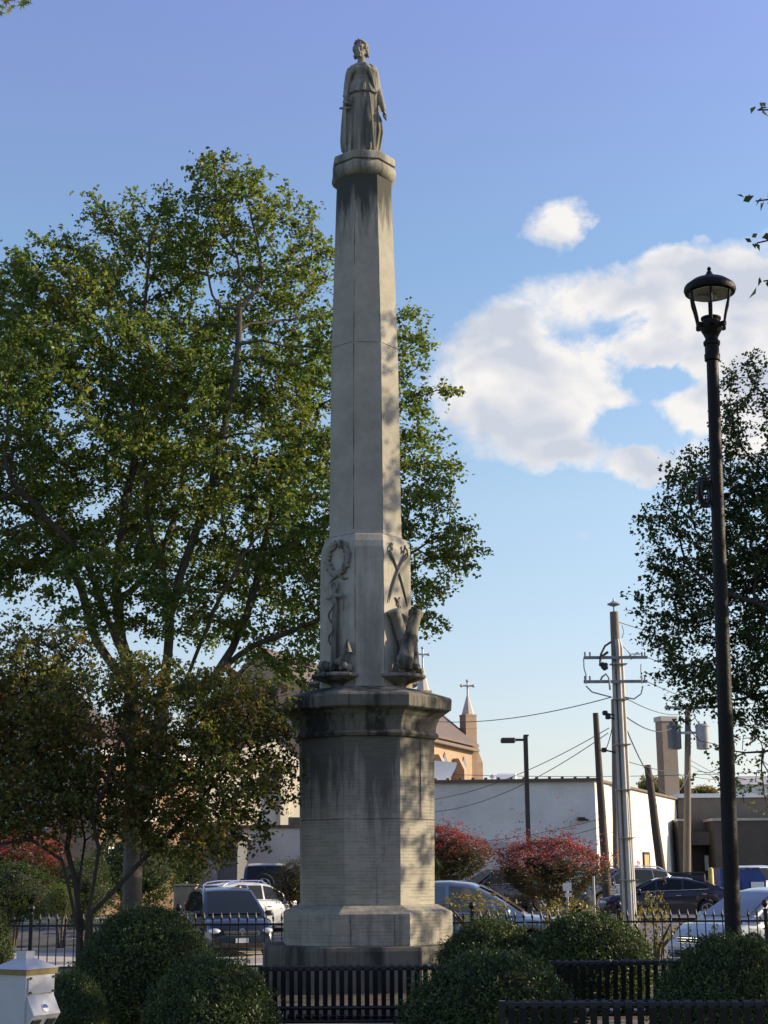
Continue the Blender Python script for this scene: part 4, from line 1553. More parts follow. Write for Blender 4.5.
# ---- near tree standing right of the picture: its unseen crown is enlarged to shade the foreground and monument, twigs reach in at the top right
rs = np.random.default_rng(31)
NY = 13.5
cpts = []
for c, rad in (((8.6, 14.0, 7.0), (3.6, 4.2, 2.6)), ((9.5, 18.0, 6.5), (3.4, 3.8, 2.6)), ((9.0, 10.5, 7.0), (3.6, 3.5, 2.8)), ((9.5, 14, 4.6), (3.2, 4.5, 1.6)), ((9.2, 10.0, 4.2), (3.0, 3.6, 1.6)), ((9.6, 14.5, 3.3), (3.0, 5.0, 1.4)), ((10.6, 22.5, 7.0), (2.6, 3.2, 3.0)), ((11.2, 24.0, 11.5), (2.6, 3.0, 3.0))):
    nk = 110 if c[2] > 10 else 330
    u = rs.normal(size=(nk, 3))
    u /= np.linalg.norm(u, axis=1)[:, None]
    cpts.append(np.array(c) + u * (rs.uniform(0, 1, nk) ** .4)[:, None] * np.array(rad))
attr = np.concatenate(cpts)
tw = [px_line([(940, 60), (850, 92), (800, 105), (757, 112)], 10.5, .1), px_line([(930, 180), (840, 190), (790, 196), (755, 200)], 10.5, .1),
      px_line([(930, 230), (850, 228), (800, 236), (754, 243)], 10.5, .1), px_line([(900, 250), (850, 262), (800, 275), (762, 282)], 10.5, .1)]
base = (10.3, 17.0, -.1)
stems = [[np.array((10.3, 17.0, z)) for z in np.arange(.2, 4.2, .35)], [np.array((10.3 - .15 * k, 17 - .40 * k, 3.8 + .28 * k)) for k in range(12)],
         [np.array((10.3, 17 + .35 * k, 3.6 + .45 * k)) for k in range(12)]] + tw
nodes, par = grow(base, stems, attr, rs, step=.34, di=2.6, dk=.55, iters=60)
keep = np.ones(len(nodes), bool)
r = radii(nodes, par, .008, 2.25, .26)
# thin the reaching twigs
T4 = empty('ash_tree', base, label='leafy tree just outside the right edge whose end twigs hang into the sky', cat='tree')
twn = np.array([p_ for t_ in tw for p_ in t_])
isT = np.array([(np.linalg.norm(twn - p_, axis=1).min() < .05) for p_ in nodes])
r = np.where(isT, np.minimum(r, .006), r)
branch_mesh('trunk', nodes, par, r, bark_dark, T4, 6)
inframe = (nodes[:, 0] / (nodes[:, 1] * math.cos(PITCH) + (nodes[:, 2] - EYE) * math.sin(PITCH))) < .262
sel = np.where((r < .021) & (par >= 0) & ~isT & ~inframe)[0]
crown('crown', nodes[sel], None, 20, .26, .14, leaf_dark, T4, rs)
# leaves along the near twigs, two rows, larger in the picture
tl = []
for t_ in tw:
    t_ = np.array(t_)
    for p_ in t_[-3:]:
        for k in range(3):
            tl.append(p_ + rs.normal(size=3) * np.array([.035, .03, .02]))
    for q in np.linspace(0, 1, 7):
        tl.append(t_[-1] * (1 - q) + t_[-2] * q + rs.normal(size=3) * .012)
crown('twig_leaves', np.array(tl), None, 1, .012, .085, leaf_dark, T4, rs, droop=1.2, asp=.55)
print('near tree', len(nodes), 'leaves at', len(sel))

# ---- maple bough hanging in at the top left
rs = np.random.default_rng(41)
LYd = 9.0
base = (-6.5, 9.5, -.1)
tw = [px_line([(-420, -150), (-250, -110), (-120, -70), (-40, -40), (5, -12)], LYd, 0.0, .2), px_line([(-40, -40), (0, -26), (26, -10)], LYd, 0, .2)]
T5 = empty('overhanging_maple', base, label='near maple outside the left edge with leaves hanging in the top left corner', cat='tree')
att = []
for c, rad in (((-7.0, 10, 7.5), (2.4, 2.4, 2.2)), ((-6.6, 9.3, 6.4), (1.6, 1.8, .9))):
    u = rs.normal(size=(260, 3))
    u /= np.linalg.norm(u, axis=1)[:, None]
    att.append(np.array(c) + u * (rs.uniform(0, 1, 260) ** .4)[:, None] * np.array(rad))
att = np.concatenate(att)
stems = [[np.array((-6.5, 9.5, z)) for z in np.arange(.2, 5.0, .35)]] + tw
nodes, par = grow(base, stems, att, rs, step=.3, di=2.4, dk=.5, iters=50)
r = radii(nodes, par, .008, 2.25, .22)
branch_mesh('trunk', nodes, par, r, bark_dark, T5, 6)
dd = nodes[:, 1] * math.cos(PITCH) + (nodes[:, 2] - EYE) * math.sin(PITCH)
outf = (nodes[:, 0] / dd) < -.30
sel = np.where((r < .02) & (par >= 0) & outf)[0]
crown('crown', nodes[sel], None, 12, .24, .15, leaf_dark, T5, rs)


def maple_leaf(mb, c, s, M3):
    """five pointed lobes"""
    out = []
    lob = [(-90, .15), (-60, .45), (-25, .28), (5, .85), (28, .38), (52, .9), (70, .42), (90, 1.05), (110, .42), (128, .9), (152, .38), (175, .85), (205, .28), (240, .45)]
    vs = [Vector((0, 0, .03 * s))]
    for a_, rr in lob:
        vs.append(Vector((rr * math.cos(R(a_)) * s * .5, rr * math.sin(R(a_)) * s * .5, -.05 * s * rr)))
    n_ = len(lob)
    mb.add([Vector(c) + M3 @ v for v in vs], [(0, 1 + k, 1 + (k + 1) % n_) for k in range(n_)])


mb = MB()
r3 = random.Random(9)
spots = [(x_, y_) for x_, y_ in ((-6, 2), (2, 6), (6, 0), (12, 6), (10, -4), (0, 12), (14, -2), (25, 0), (22, 3), (29, -3), (28, 2), (-10, 10), (-14, 0), (4, -10), (17, -12), (30, -12), (8, 10))]
for (x_, y_) in spots:
    c = P(x_, y_, LYd + r3.uniform(-.15, .15))
    M3 = Matrix.Rotation(r3.uniform(-.5, .5), 3, 'Z') @ Matrix.Rotation(R(90) + r3.uniform(-.6, .5), 3, 'X') @ Matrix.Rotation(R(180) + r3.uniform(-.5, .5), 3, 'Z')
    maple_leaf(mb, c, r3.uniform(.085, .11), M3)
build_at(mb, 'hanging_leaves', leaf_maple, T5)

# ------------------------------------------------------------------ shrubs
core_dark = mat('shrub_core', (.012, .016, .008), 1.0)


def shrub_mesh(name, seed, nleaf, mats, L=.045, asp=.42, lump=.09, core=.84, core_m=core_dark, top_mat=None, rag=.05):
    """unit ball of leaf sprays with an uneven outline; z from -1 to 1"""
    rs = np.random.default_rng(seed)
    nb = 34
    bc = rs.normal(size=(nb, 3))
    bc /= np.linalg.norm(bc, axis=1)[:, None]
    amp = rs.uniform(-.8, 1.2, nb) * lump

    def rad(u):
        d = u @ bc.T
        return 1 + (np.exp((d - 1) / .045) * amp).sum(1)
    ns_ = nleaf // 5
    u = rs.normal(size=(ns_, 3))
    u /= np.linalg.norm(u, axis=1)[:, None]
    rr = rad(u) * (1 - np.abs(rs.normal(size=ns_)) * .085 + rs.exponential(rag, ns_) * (rs.uniform(size=ns_) < .35))
    sp = u * rr[:, None]
    rep = np.repeat(np.arange(ns_), 5)
    c = sp[rep] + rs.normal(size=(len(rep), 3)) * L * .55
    out = u[rep] + rs.normal(size=(len(rep), 3)) * .75 + np.array([0, 0, .35])
    nrm = rs.normal(size=(len(rep), 3)) + u[rep] * .6
    nrm /= np.linalg.norm(nrm, axis=1)[:, None]
    LL = L * rs.uniform(.6, 1.3, len(rep))
    V, F = leaf_quads(c, nrm, out, LL, LL * asp)
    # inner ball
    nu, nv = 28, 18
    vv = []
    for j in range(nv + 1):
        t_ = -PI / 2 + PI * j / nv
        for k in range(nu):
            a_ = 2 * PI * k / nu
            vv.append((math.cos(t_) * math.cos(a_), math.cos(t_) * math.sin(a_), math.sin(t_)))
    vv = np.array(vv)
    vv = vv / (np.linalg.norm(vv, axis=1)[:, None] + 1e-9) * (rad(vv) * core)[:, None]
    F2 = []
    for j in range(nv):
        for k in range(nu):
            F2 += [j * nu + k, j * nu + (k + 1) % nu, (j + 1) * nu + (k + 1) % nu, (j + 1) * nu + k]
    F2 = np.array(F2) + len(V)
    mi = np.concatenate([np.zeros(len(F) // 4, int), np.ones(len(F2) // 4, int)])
    allV = np.concatenate([V, vv])
    if top_mat is not None:
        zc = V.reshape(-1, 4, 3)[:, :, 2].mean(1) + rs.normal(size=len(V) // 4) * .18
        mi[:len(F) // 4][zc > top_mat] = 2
    return np_mesh(name, allV, np.concatenate([F, F2]), 4, mats, None, mi)


yew_m = leaf_mat('yew_leaf', [(.020, .040, .012), (.044, .074, .021), (.105, .135, .036)], .25, nscale=2.2, rough=.5)
YEW = {}
SPECS = [  # px left, right, top px, Y, label
    (78, 214, 903, 17.2, 'tall round clipped bush between the small tree and the dark minivan'),
    (138, 284, 948, 12.0, 'round clipped bush in front of the left end of the bench below the monument'),
    (47, 96, 967, 13.8, 'small clipped bush just right of the white donation box'),
    (399, 580, 945, 11.9, 'broad clipped bush between the two middle benches'),
    (437, 545, 914, 18.6, 'clipped bush at the right corner of the monument plinth'),
    (520, 657, 909, 18.2, 'dark clipped bush in front of the utility pole'),
    (648, 800, 929, 11.6, 'wide clipped bush at the foot of the lamp post'),
    (-34, 10, 900, 19.6, 'dark bush cut by the left edge behind the donation box'),
]
protos = [None] * 3
for i, (x0, x1, yt, Y, lab) in enumerate(SPECS):
    k = i % 3
    p0_, p1_ = P(x0, yt + 40, Y), P(x1, yt + 40, Y)
    wd = (p1_.x - p0_.x) / 2
    top = P((x0 + x1) / 2, yt, Y).z
    if protos[k] is None:
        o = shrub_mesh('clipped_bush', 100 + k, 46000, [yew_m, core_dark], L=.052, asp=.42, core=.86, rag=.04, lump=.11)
        protos[k] = o
    else:
        o = protos[k].copy()
        COL.objects.link(o)
    top -= .05
    hz = (top + .12) / 1.93
    o.location = ((p0_.x + p1_.x) / 2, Y, top - hz)
    o.scale = (wd * .96, max(wd * .9, .35), hz)
    o.rotation_euler = (0, 0, rng.uniform(0, 6))
    tag(o, lab, 'bush', 'clipped evergreen bushes around the benches')

# red burning bushes in the car park, on short trunks
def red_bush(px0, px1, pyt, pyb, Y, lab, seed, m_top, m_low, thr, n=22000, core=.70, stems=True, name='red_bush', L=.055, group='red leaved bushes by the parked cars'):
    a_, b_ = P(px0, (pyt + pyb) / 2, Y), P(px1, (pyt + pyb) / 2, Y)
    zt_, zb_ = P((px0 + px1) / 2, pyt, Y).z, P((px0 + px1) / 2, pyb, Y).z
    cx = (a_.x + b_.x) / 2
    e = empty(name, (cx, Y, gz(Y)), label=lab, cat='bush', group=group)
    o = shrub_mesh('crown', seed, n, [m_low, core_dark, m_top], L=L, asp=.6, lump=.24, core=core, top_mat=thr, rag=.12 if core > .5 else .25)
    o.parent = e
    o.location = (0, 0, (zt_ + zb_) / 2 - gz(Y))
    o.scale = ((b_.x - a_.x) / 2 * .95, (b_.x - a_.x) / 2 * .8, (zt_ - zb_) / 2 * .95)
    mb = MB()
    for k in range(5):
        an = k * 1.3
        mb.tube([(.06 * math.cos(an), .06 * math.sin(an), -.05), (.15 * math.cos(an), .12 * math.sin(an), (zb_ - gz(Y)) * .8 + .1),
                 (.5 * math.cos(an), .4 * math.sin(an), (zt_ + zb_) / 2 - gz(Y))], [.045, .035, .015], 6)
    mb.build('trunk', bark_m, e)
    return e


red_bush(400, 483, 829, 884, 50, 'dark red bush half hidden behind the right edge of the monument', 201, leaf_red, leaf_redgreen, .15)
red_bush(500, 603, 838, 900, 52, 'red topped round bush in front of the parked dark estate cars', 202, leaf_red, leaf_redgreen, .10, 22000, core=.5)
red_bush(274, 318, 862, 905, 48, 'small dark red bush at the left edge of the monument', 203, leaf_redgreen, leaf_redgreen, 2.0, 14000)
red_bush(-70, 66, 834, 893, 48, 'red bush low at the left edge behind the small tree', 204, leaf_red, leaf_redgreen, .05, 24000)
# green shrubs along the far verge at the left
GS = [(86, 186, 828, 908, 54, 'added dark hedge standing in for shade on the brick house wall', leaf_dark), (-30, 60, 862, 925, 46, 'dark shrub at the left edge below the red bush', leaf_dark), (55, 112, 858, 926, 47, 'shaded shrub between the small tree stems and the maple', leaf_dark),  # first hedge is added: dark leaves where the house wall lies in shade
      (120, 142, 880, 925, 46, 'small grey green shrub beside the maple trunk', leaf_mixed), (172, 206, 838, 890, 60, 'dark evergreen shrub in front of the grey garage', leaf_dark),
      (48, 76, 886, 915, 44.7, 'small bright green shrub under the small tree', leaf_maple)]
for i, (x0, x1, yt, yb, Y, lab, m_) in enumerate(GS):
    red_bush(x0, x1, yt, yb, Y, lab, 300 + i, m_, m_, 2.0, 14000, name='green_shrub', group='green shrubs across the street')
# yellow plants poking through the fence
for i, (x0, x1, yt, yb, Y, lab) in enumerate([(440, 506, 893, 925, 26.6, 'yellow green plant behind the fence beside the silver car'),
                                              (540, 598, 898, 935, 27.0, 'pale golden plant behind the fence left of the utility pole'),
                                              (634, 672, 897, 950, 26.8, 'straggly golden plant behind the fence right of the utility pole')]):
    red_bush(x0, x1, yt, yb, Y, lab, 400 + i, leaf_gold, leaf_gold if i else leaf_mixed, .1, 700, core=.05, name='golden_plant', L=.16, group='yellowing plants along the fence')
# distant autumn trees behind the chimney
for i, (x0, x1, yt, yb, Y, lab) in enumerate([(640, 662, 778, 800, 150, 'far yellowing tree just left of the brick chimney'), (674, 690, 780, 800, 150, 'far yellowing tree just right of the brick chimney'),
                                              (694, 716, 786, 800, 160, 'faint far tree over the brown brick roof')]):
    red_bush(x0, x1, yt, yb, Y, lab, 500 + i, leaf_gold, leaf_mixed, .2, 1500, name='distant_tree', L=.3, group='distant autumn trees')

# drooping pine behind the monument
rs = np.random.default_rng(77)
PY = 40
q = P(405, 860, PY)
PT = empty('pine_tree', (q.x, PY, gz(PY)), label='small pine with drooping needles behind the right side of the monument', cat='tree')
nodes_, dirs_l = [], []
mb = MB()
hh = P(405, 775, PY).z - gz(PY)
mb.tube([(0, 0, -.1), (.02, 0, hh * .5), (0, 0, hh)], [.10, .07, .015], 8)
for k in range(30):
    z = hh * (.35 + .62 * k / 30)
    an = k * 2.4
    ln = 1.15 * (1 - .45 * k / 30)
    p_ = [(ln * t_ * math.cos(an), ln * t_ * math.sin(an), z + .25 * t_ - .75 * t_ * t_) for t_ in (0, .35, .7, 1)]
    mb.tube(p_, [.02, .015, .01, .005], 5)
    for t_ in np.linspace(.3, 1, 12):
        nodes_.append((ln * t_ * math.cos(an), ln * t_ * math.sin(an), z + .25 * t_ - .75 * t_ * t_))
        dirs_l.append((math.cos(an), math.sin(an), -.9))
mb.build('trunk', bark_dark, PT)
nn_ = np.array(nodes_)
rep = np.repeat(np.arange(len(nn_)), 22)
c = nn_[rep] + rs.normal(size=(len(rep), 3)) * .05 + np.array([0, 0, -.08])
tg = np.array(dirs_l)[rep] + rs.normal(size=(len(rep), 3)) * .45
nm = rs.normal(size=(len(rep), 3))
nm /= np.linalg.norm(nm, axis=1)[:, None]
V, F = leaf_quads(c, nm, tg, np.full(len(rep), .26), np.full(len(rep), .012))
np_mesh('needles', V, F, 4, needle_m, PT)
# ------------------------------------------------------------------ cars
def car_paint(name, col, metal=.35, rough=.28):
    m, t, b = new_mat(name)
    n = t.noise(3, 4, .6, t.coords('Object'))
    c = t.ramp(n, [(.3, tuple(x * .88 for x in col)), (.7, tuple(min(1, x * 1.1) for x in col))])
    t.link(c, b.inputs['Base Color'])
    b.inputs['Metallic'].default_value = metal
    t.link(t.math('MULTIPLY_ADD', n, .2, rough - .08), b.inputs['Roughness'])
    b.inputs['Coat Weight'].default_value = .8
    b.inputs['Coat Roughness'].default_value = .06
    return m


tyre_m = mat('tyre_rubber', (.018, .018, .018), .85, var=.2, scale=8)
rim_m = mat('alloy', (.42, .43, .44), .3, metal=.9, var=.1)
trim_m = mat('black_plastic', (.02, .02, .022), .5)
chrome_m = mat('chrome', (.65, .65, .66), .15, metal=1.0, var=.05)
lens_m = mat('headlight_lens', (.62, .64, .66), .08, metal=.3, var=.15, scale=14, coat=1.0)
tail_m = mat('tail_lens', (.30, .012, .015), .15, var=.2, coat=1.0)
plate_m = mat('licence_plate', (.55, .56, .58), .5)
cglass = glass_mat('car_glass', (.012, .016, .018), .05)
cglass.node_tree.nodes['Principled BSDF'].inputs['Specular IOR Level'].default_value = .2
cglass.node_tree.nodes['Principled BSDF'].inputs['Coat Weight'].default_value = 0
cglass_lt = glass_mat('car_glass_pale', (.10, .13, .14), .05)

KINDS_ = {
    # L, W, H, wheel radius, front axle, rear axle (from centre), belt profile, roof profile (x, z), lower top profile
    'sedan': dict(L=4.75, W=1.84, r=.33, fa=1.42, ra=-1.42,
                  deck=[(-2.375, .62), (-2.33, .95), (-2.1, 1.04), (-1.6, 1.06), (-.5, 1.0), (.75, .96), (1.2, .93), (1.9, .82), (2.25, .70), (2.375, .50)],
                  roof=[(-2.0, 1.05), (-1.35, 1.28), (-.75, 1.42), (-.1, 1.46), (.35, 1.40), (.75, 1.24), (1.35, .93)],
                  panes=[(-1.45, -.62), (-.54, .30), (.38, 1.02)], rear_x=(-1.9, -.95), front_x=(.48, 1.28)),
    'suv': dict(L=4.75, W=1.90, r=.37, fa=1.42, ra=-1.40,
                deck=[(-2.375, .55), (-2.36, 1.0), (-2.28, 1.10), (-1.5, 1.10), (-.5, 1.07), (.85, 1.06), (1.2, 1.05), (1.95, .97), (2.25, .86), (2.375, .58)],
                roof=[(-2.30, 1.12), (-2.12, 1.42), (-1.95, 1.62), (-1.3, 1.70), (-.2, 1.72), (.25, 1.67), (.7, 1.46), (1.32, 1.06)],
                panes=[(-1.95, -1.28), (-1.20, -.30), (-.22, .66), (.72, 1.02)], rear_x=(-2.29, -1.99), front_x=(.38, 1.27)),
    'minivan': dict(L=5.1, W=1.95, r=.34, fa=1.62, ra=-1.45,
                    deck=[(-2.55, .5), (-2.53, .98), (-2.46, 1.08), (-1.5, 1.06), (-.5, 1.04), (1.05, 1.03), (1.45, 1.02), (2.1, .93), (2.42, .80), (2.55, .52)],
                    roof=[(-2.48, 1.10), (-2.36, 1.42), (-2.2, 1.66), (-1.3, 1.75), (-.1, 1.75), (.35, 1.69), (.85, 1.44), (1.62, 1.02)],
                    panes=[(-2.1, -1.25), (-1.17, -.18), (-.10, .85), (.92, 1.22)], rear_x=(-2.47, -2.22), front_x=(.46, 1.55)),
    'hatch': dict(L=4.35, W=1.80, r=.33, fa=1.30, ra=-1.28,
                  deck=[(-2.175, .5), (-2.16, .95), (-2.08, 1.05), (-1.4, 1.06), (-.4, 1.02), (.7, .99), (1.1, .97), (1.75, .87), (2.05, .74), (2.175, .5)],
                  roof=[(-2.10, 1.07), (-1.92, 1.32), (-1.7, 1.50), (-1.0, 1.58), (-.1, 1.58), (.25, 1.52), (.7, 1.30), (1.28, .97)],
                  panes=[(-1.68, -1.0), (-.92, -.12), (-.04, .72), (.78, 1.0)], rear_x=(-2.08, -1.75), front_x=(.36, 1.22)),
}


def make_car(kind, name, label, loc, heading, paint, group='cars parked across the street and in the car park', glass=None, roof_rails=False, spare=False, boxy=False, chrome_line=True, lamps_lit=False):
    K = KINDS_[kind]
    glass = glass or cglass
    L, W, r = K['L'], K['W'], K['r']
    hw = W / 2
    e = empty(name, loc, heading, label=label, cat='car', group=group)
    dk, rf = np.array(K['deck']), np.array(K['roof'])
    ground = .20

    def deck_z(x): return float(np.interp(x, dk[:, 0], dk[:, 1]))

    def roof_z(x): return float(np.interp(x, rf[:, 0], rf[:, 1], left=-1, right=-1))

    def half_w(x):
        t_ = abs(x) / (L / 2)
        if boxy: return hw * (1 - .06 * t_ ** 8)
        return hw * (1 - .10 * t_ ** 4 - .12 * max(0, t_ - .88) / .12 * .8)

    def arch(x):
        z = ground
        for ax in (K['fa'], K['ra']):
            d = abs(x - ax)
            R_ = r + .055
            if d < R_:
                z = max(z, r + math.sqrt(R_ * R_ - d * d))
        return z
    xs = sorted(set(list(np.linspace(-L / 2, L / 2, 70)) + [a for ax in (K['fa'], K['ra']) for a in (ax - r - .056, ax - r - .054, ax + r + .054, ax + r + .056)]))
    mb = MB()
    rings = []
    for x in xs:
        zt_ = deck_z(x)
        zb_ = min(arch(x), zt_ - .08)
        w = half_w(x)
        edge = min(1.0, (L / 2 - abs(x)) / .12)
        zlow = zb_ + (0 if edge > .99 else (1 - edge) * .12)
        sh = zlow + (zt_ - zlow) * .62
        half = [(w * .86, zlow), (w * .975, zlow + .02), (w * 1.0, zlow + (sh - zlow) * .55), (w * .985, sh), (w * .965, sh + (zt_ - sh) * .45), (w * .90, zt_ - .03), (w * .80, zt_ + .005), (w * .4, zt_ + .03)]
        ring_ = [(x, y, z) for y, z in half] + [(x, 0, zt_ + .04)] + [(x, -y, z) for y, z in half[::-1]]
        rings.append(ring_)
    mb.loft(rings)
    # greenhouse
    xr = np.linspace(rf[0, 0], rf[-1, 0], 46)
    rings = []

    def cab(x, t_):
        """point on the side of the cabin: t 0 belt, 1 roof edge"""
        zb_ = deck_z(x) - .02
        zt_ = max(roof_z(x), zb_ + .005)
        full = float(rf[:, 1].max()) - deck_z(x)
        y0_ = half_w(x) * .90
        k = (zt_ - zb_) / max(full, .01)
        y1_ = y0_ - hw * (.20 if not boxy else .08) * k * 1.0
        return y0_ + (y1_ - y0_) * t_, zb_ + (zt_ - zb_) * t_
    for x in xr:
        y0_, z0_ = cab(x, 0)
        y1_, z1_ = cab(x, .90)
        y2_, z2_ = cab(x, 1.0)
        half = [(y0_, z0_), (y1_, z1_), (y2_ - .03, z2_ - .012), (y2_ - .12, z2_ + .005), (y2_ * .45, z2_ + .022)]
        rings.append([(x, y, z) for y, z in half] + [(x, 0, z2_ + .028)] + [(x, -y, z) for y, z in half[::-1]])
    mb.loft(rings)
    body = mb.build('body', paint, e, 40)
    # side windows
    for s_ in (-1, 1):
        for (xa, xb) in K['panes']:
            n_ = 8
            bot, top = [], []
            for i in range(n_ + 1):
                x = xa + (xb - xa) * i / n_
                y_, z_ = cab(x, .12)
                bot.append((x, s_ * (y_ + .010), z_))
                zr_ = roof_z(x)
                t1 = 1 - .075 / max(.12, zr_ - deck_z(x)) if zr_ - deck_z(x) > .12 else .3
                t1 = min(.88, max(.16, t1))
                y_, z_ = cab(x, t1)
                top.append((x, s_ * (y_ + .010), z_))
            mb = MB()
            ins = [(x, y - s_ * .03, z) for x, y, z in bot + top[::-1]]
            outer = bot + top[::-1]
            m_ = len(outer)
            mb.add(outer + ins, [tuple(range(m_))] + [(k, (k + 1) % m_, (k + 1) % m_ + m_, k + m_) for k in range(m_)])
            mb.build('side_window', glass, e, 30)
        if chrome_line:
            mb = MB()
            pts = []
            for x in np.linspace(K['panes'][0][0] - .03, K['panes'][-1][1] + .05, 12):
                y_, z_ = cab(x, .07)
                pts.append((x, s_ * (y_ + .012), z_))
            mb.tube(pts, .012, 5)
            mb.build('window_trim', chrome_m if chrome_line == 1 else trim_m, e)
        # mirror
        mb = MB()
        xm_ = K['panes'][-1][1] - .05
        y_, z_ = cab(xm_, .15)
        mb.box((xm_, s_ * (y_ + .13), z_ + .05), (.12, .22, .15), bev=.04)
        mb.tube([(xm_, s_ * y_, z_), (xm_, s_ * (y_ + .1), z_ + .02)], .025, 6)
        mb.build('mirror', paint, e, 50)
        # door seams and handles
        for (xa, xb) in K['panes'][-3:]:
            mb = MB()
            xh = xa + .14
            w = half_w(xh)
            mb.box((xh, s_ * (w * .985), deck_z(xh) - .17), (.17, .05, .03), bev=.01)
            mb.build('door_handle', chrome_m, e)
        mb = MB()
        for (xa, xb) in K['panes'][-3:-1] if len(K['panes']) > 3 else K['panes'][:2]:
            x = xb + .04
            w = half_w(x)
            mb.box((x, s_ * (w * .991), .66), (.012, .012, .62))
        mb.build('door_seam', trim_m, e)
        if roof_rails:
            mb = MB()
            pts = []
            for x in np.linspace(rf[2, 0] + .1, .15, 10):
                y_, z_ = cab(x, 1.0)
                dz_ = .07 if rf[2, 0] + .15 < x < .1 else 0
                pts.append((x, s_ * (y_ - .06), z_ + dz_))
            mb.tube(pts, .022, 6)
            mb.build('roof_rail', chrome_m, e)
    # windscreens
    for nm, (xa, xb) in (('windshield', K['front_x']), ('rear_window', K['rear_x'])):
        mb = MB()
        rows = []
        for i in range(7):
            x = xa + (xb - xa) * i / 6
            y_, z_ = cab(x, 1.0)
            rows.append([(x, y, z_ + .022 + .012 * (1 - (y / y_) ** 2)) for y in np.linspace(-(y_ - .10), y_ - .10, 7)])
        nx = (math.copysign(1, xa + xb))
        top = [v for rw in rows for v in rw]
        rows_o = [[(x + nx * .012, y, z + .012) for (x, y, z) in rw] for rw in rows]
        vs = [v for rw in rows_o for v in rw]
        mb.add(vs, [(i * 7 + k, i * 7 + k + 1, (i + 1) * 7 + k + 1, (i + 1) * 7 + k) for i in range(6) for k in range(6)])
        mb.build(nm, glass, e, 60)
    # nose: headlights, grille, bumper
    xf = L / 2
    zf = deck_z(xf - .12)
    for s_ in (-1, 1):
        mb = MB()
        w = half_w(xf - .2)
        mb.sphere((xf - .22, s_ * w * .80, zf - .10), (.24, w * .20, .085), 14, 8)
        mb.build('headlight', lens_m, e, 60)
        mb = MB()
        xr_ = -L / 2
        mb.sphere((xr_ + .12, s_ * half_w(xr_ + .12) * .86, deck_z(xr_ + .15) - .12), (.17, half_w(xr_) * .19, .10 if kind == 'sedan' else .17), 12, 8)
        mb.build('taillight', tail_m, e, 60)
    mb = MB()
    mb.box((xf - .045, 0, zf - .16), (.10, W * .48, .15), bev=.03)
    gr = mb.build('grille', trim_m, e)
    mb = MB()
    for k in range(3):
        mb.box((xf + .012, 0, zf - .21 + k * .05), (.012, W * .45, .012))
    mb.build('grille_bar', chrome_m, gr)
    mb = MB()
    mb.box((xf - .06, 0, .34), (.14, W * .62, .13), bev=.04)
    mb.build('air_intake', trim_m, e)
    mb = MB()
    mb.box((xf + .012, 0, .44), (.015, .34, .12))
    mb.build('licence_plate', plate_m, e)
    mb = MB()
    mb.box((-xf - .005, 0, .62), (.02, .32, .16))
    mb.build('licence_plate', plate_m, e)
    mb = MB()
    mb.box((-xf + .06, 0, .42), (.16, W * .84, .10), bev=.03)
    mb.build('rear_bumper', trim_m if kind != 'sedan' else paint, e)
    if kind == 'minivan':
        mb = MB()   # chrome cross bars and small shield badge
        mb.box((xf + .015, 0, zf - .13), (.02, .05, .19))
        mb.box((xf + .015, 0, zf - .12), (.02, W * .5, .035))
        mb.lathe([(.075, 0), (.065, .02)], n=12, M=Matrix.Translation((xf + .02, 0, zf - .10)) @ Matrix.Rotation(PI / 2, 4, 'Y'))
        mb.build('emblem', chrome_m, e)
    # wheels
    for ax in (K['fa'], K['ra']):
        for s_ in (-1, 1):
            wc = (ax, s_ * (hw - .115), r)
            M = Matrix.Translation(wc) @ Matrix.Rotation(-s_ * PI / 2, 4, 'X')
            wh = bpy.data.objects.new('wheel', None)
            COL.objects.link(wh)
            wh.parent = e
            wh.location = wc
            Mr = Matrix.Rotation(-s_ * PI / 2, 4, 'X')
            mb = MB()
            mb.lathe([(r * .66, -.10), (r * .93, -.11), (r, -.07), (r, .07), (r * .93, .11), (r * .66, .10)], n=28, M=Mr)
            mb.build('tyre', tyre_m, wh, 40)
            mb = MB()
            mb.lathe([(r * .67, .02), (r * .68, .105), (r * .62, .105), (r * .60, .05)], n=28, M=Mr, cap=False)
            for k in range(5):
                a_ = 2 * PI * k / 5
                for da in (-.13, .13):
                    mb.tube([(r * .12 * math.cos(a_), r * .12 * math.sin(a_), .085), (r * .64 * math.cos(a_ + da), r * .64 * math.sin(a_ + da), .095)], r * .055, 5, M=Mr)
            mb.lathe([(r * .17, .05), (r * .16, .10), (r * .08, .11)], n=12, M=Mr)
            mb.build('rim', rim_m, wh, 50)
    # dark wheel wells / floor so daylight does not show through
    mb = MB()
    mb.box((0, 0, .42), (L * .9, W * .62, .34))
    mb.build('underbody', trim_m, e)
    if spare:
        Mr = Matrix.Translation((-L / 2 - .16, .05, .98)) @ Matrix.Rotation(-PI / 2, 4, 'Y')
        sw = bpy.data.objects.new('spare_wheel', None)
        COL.objects.link(sw)
        sw.parent = e
        mb = MB()
        rr = .40
        mb.lathe([(rr * .62, -.11), (rr * .93, -.12), (rr, -.08), (rr, .08), (rr * .93, .12), (rr * .6, .11)], n=30, M=Mr)
        mb.build('tyre', tyre_m, sw, 40)
        mb = MB()
        mb.lathe([(rr * .63, .0), (rr * .62, .11), (rr * .55, .115), (rr * .53, .06)], n=30, M=Mr, cap=False)
        mb.lathe([(.54 * rr, -.05), (.54 * rr, .03)], n=30, M=Mr)
        for k in range(5):
            a_ = 2 * PI * k / 5 + .3
            mb.tube([(rr * .1 * math.cos(a_), rr * .1 * math.sin(a_), .09), (rr * .58 * math.cos(a_), rr * .58 * math.sin(a_), .10)], rr * .11, 6, M=Mr)
        mb.lathe([(rr * .2, .05), (rr * .19, .11), (rr * .1, .12)], n=14, M=Mr)
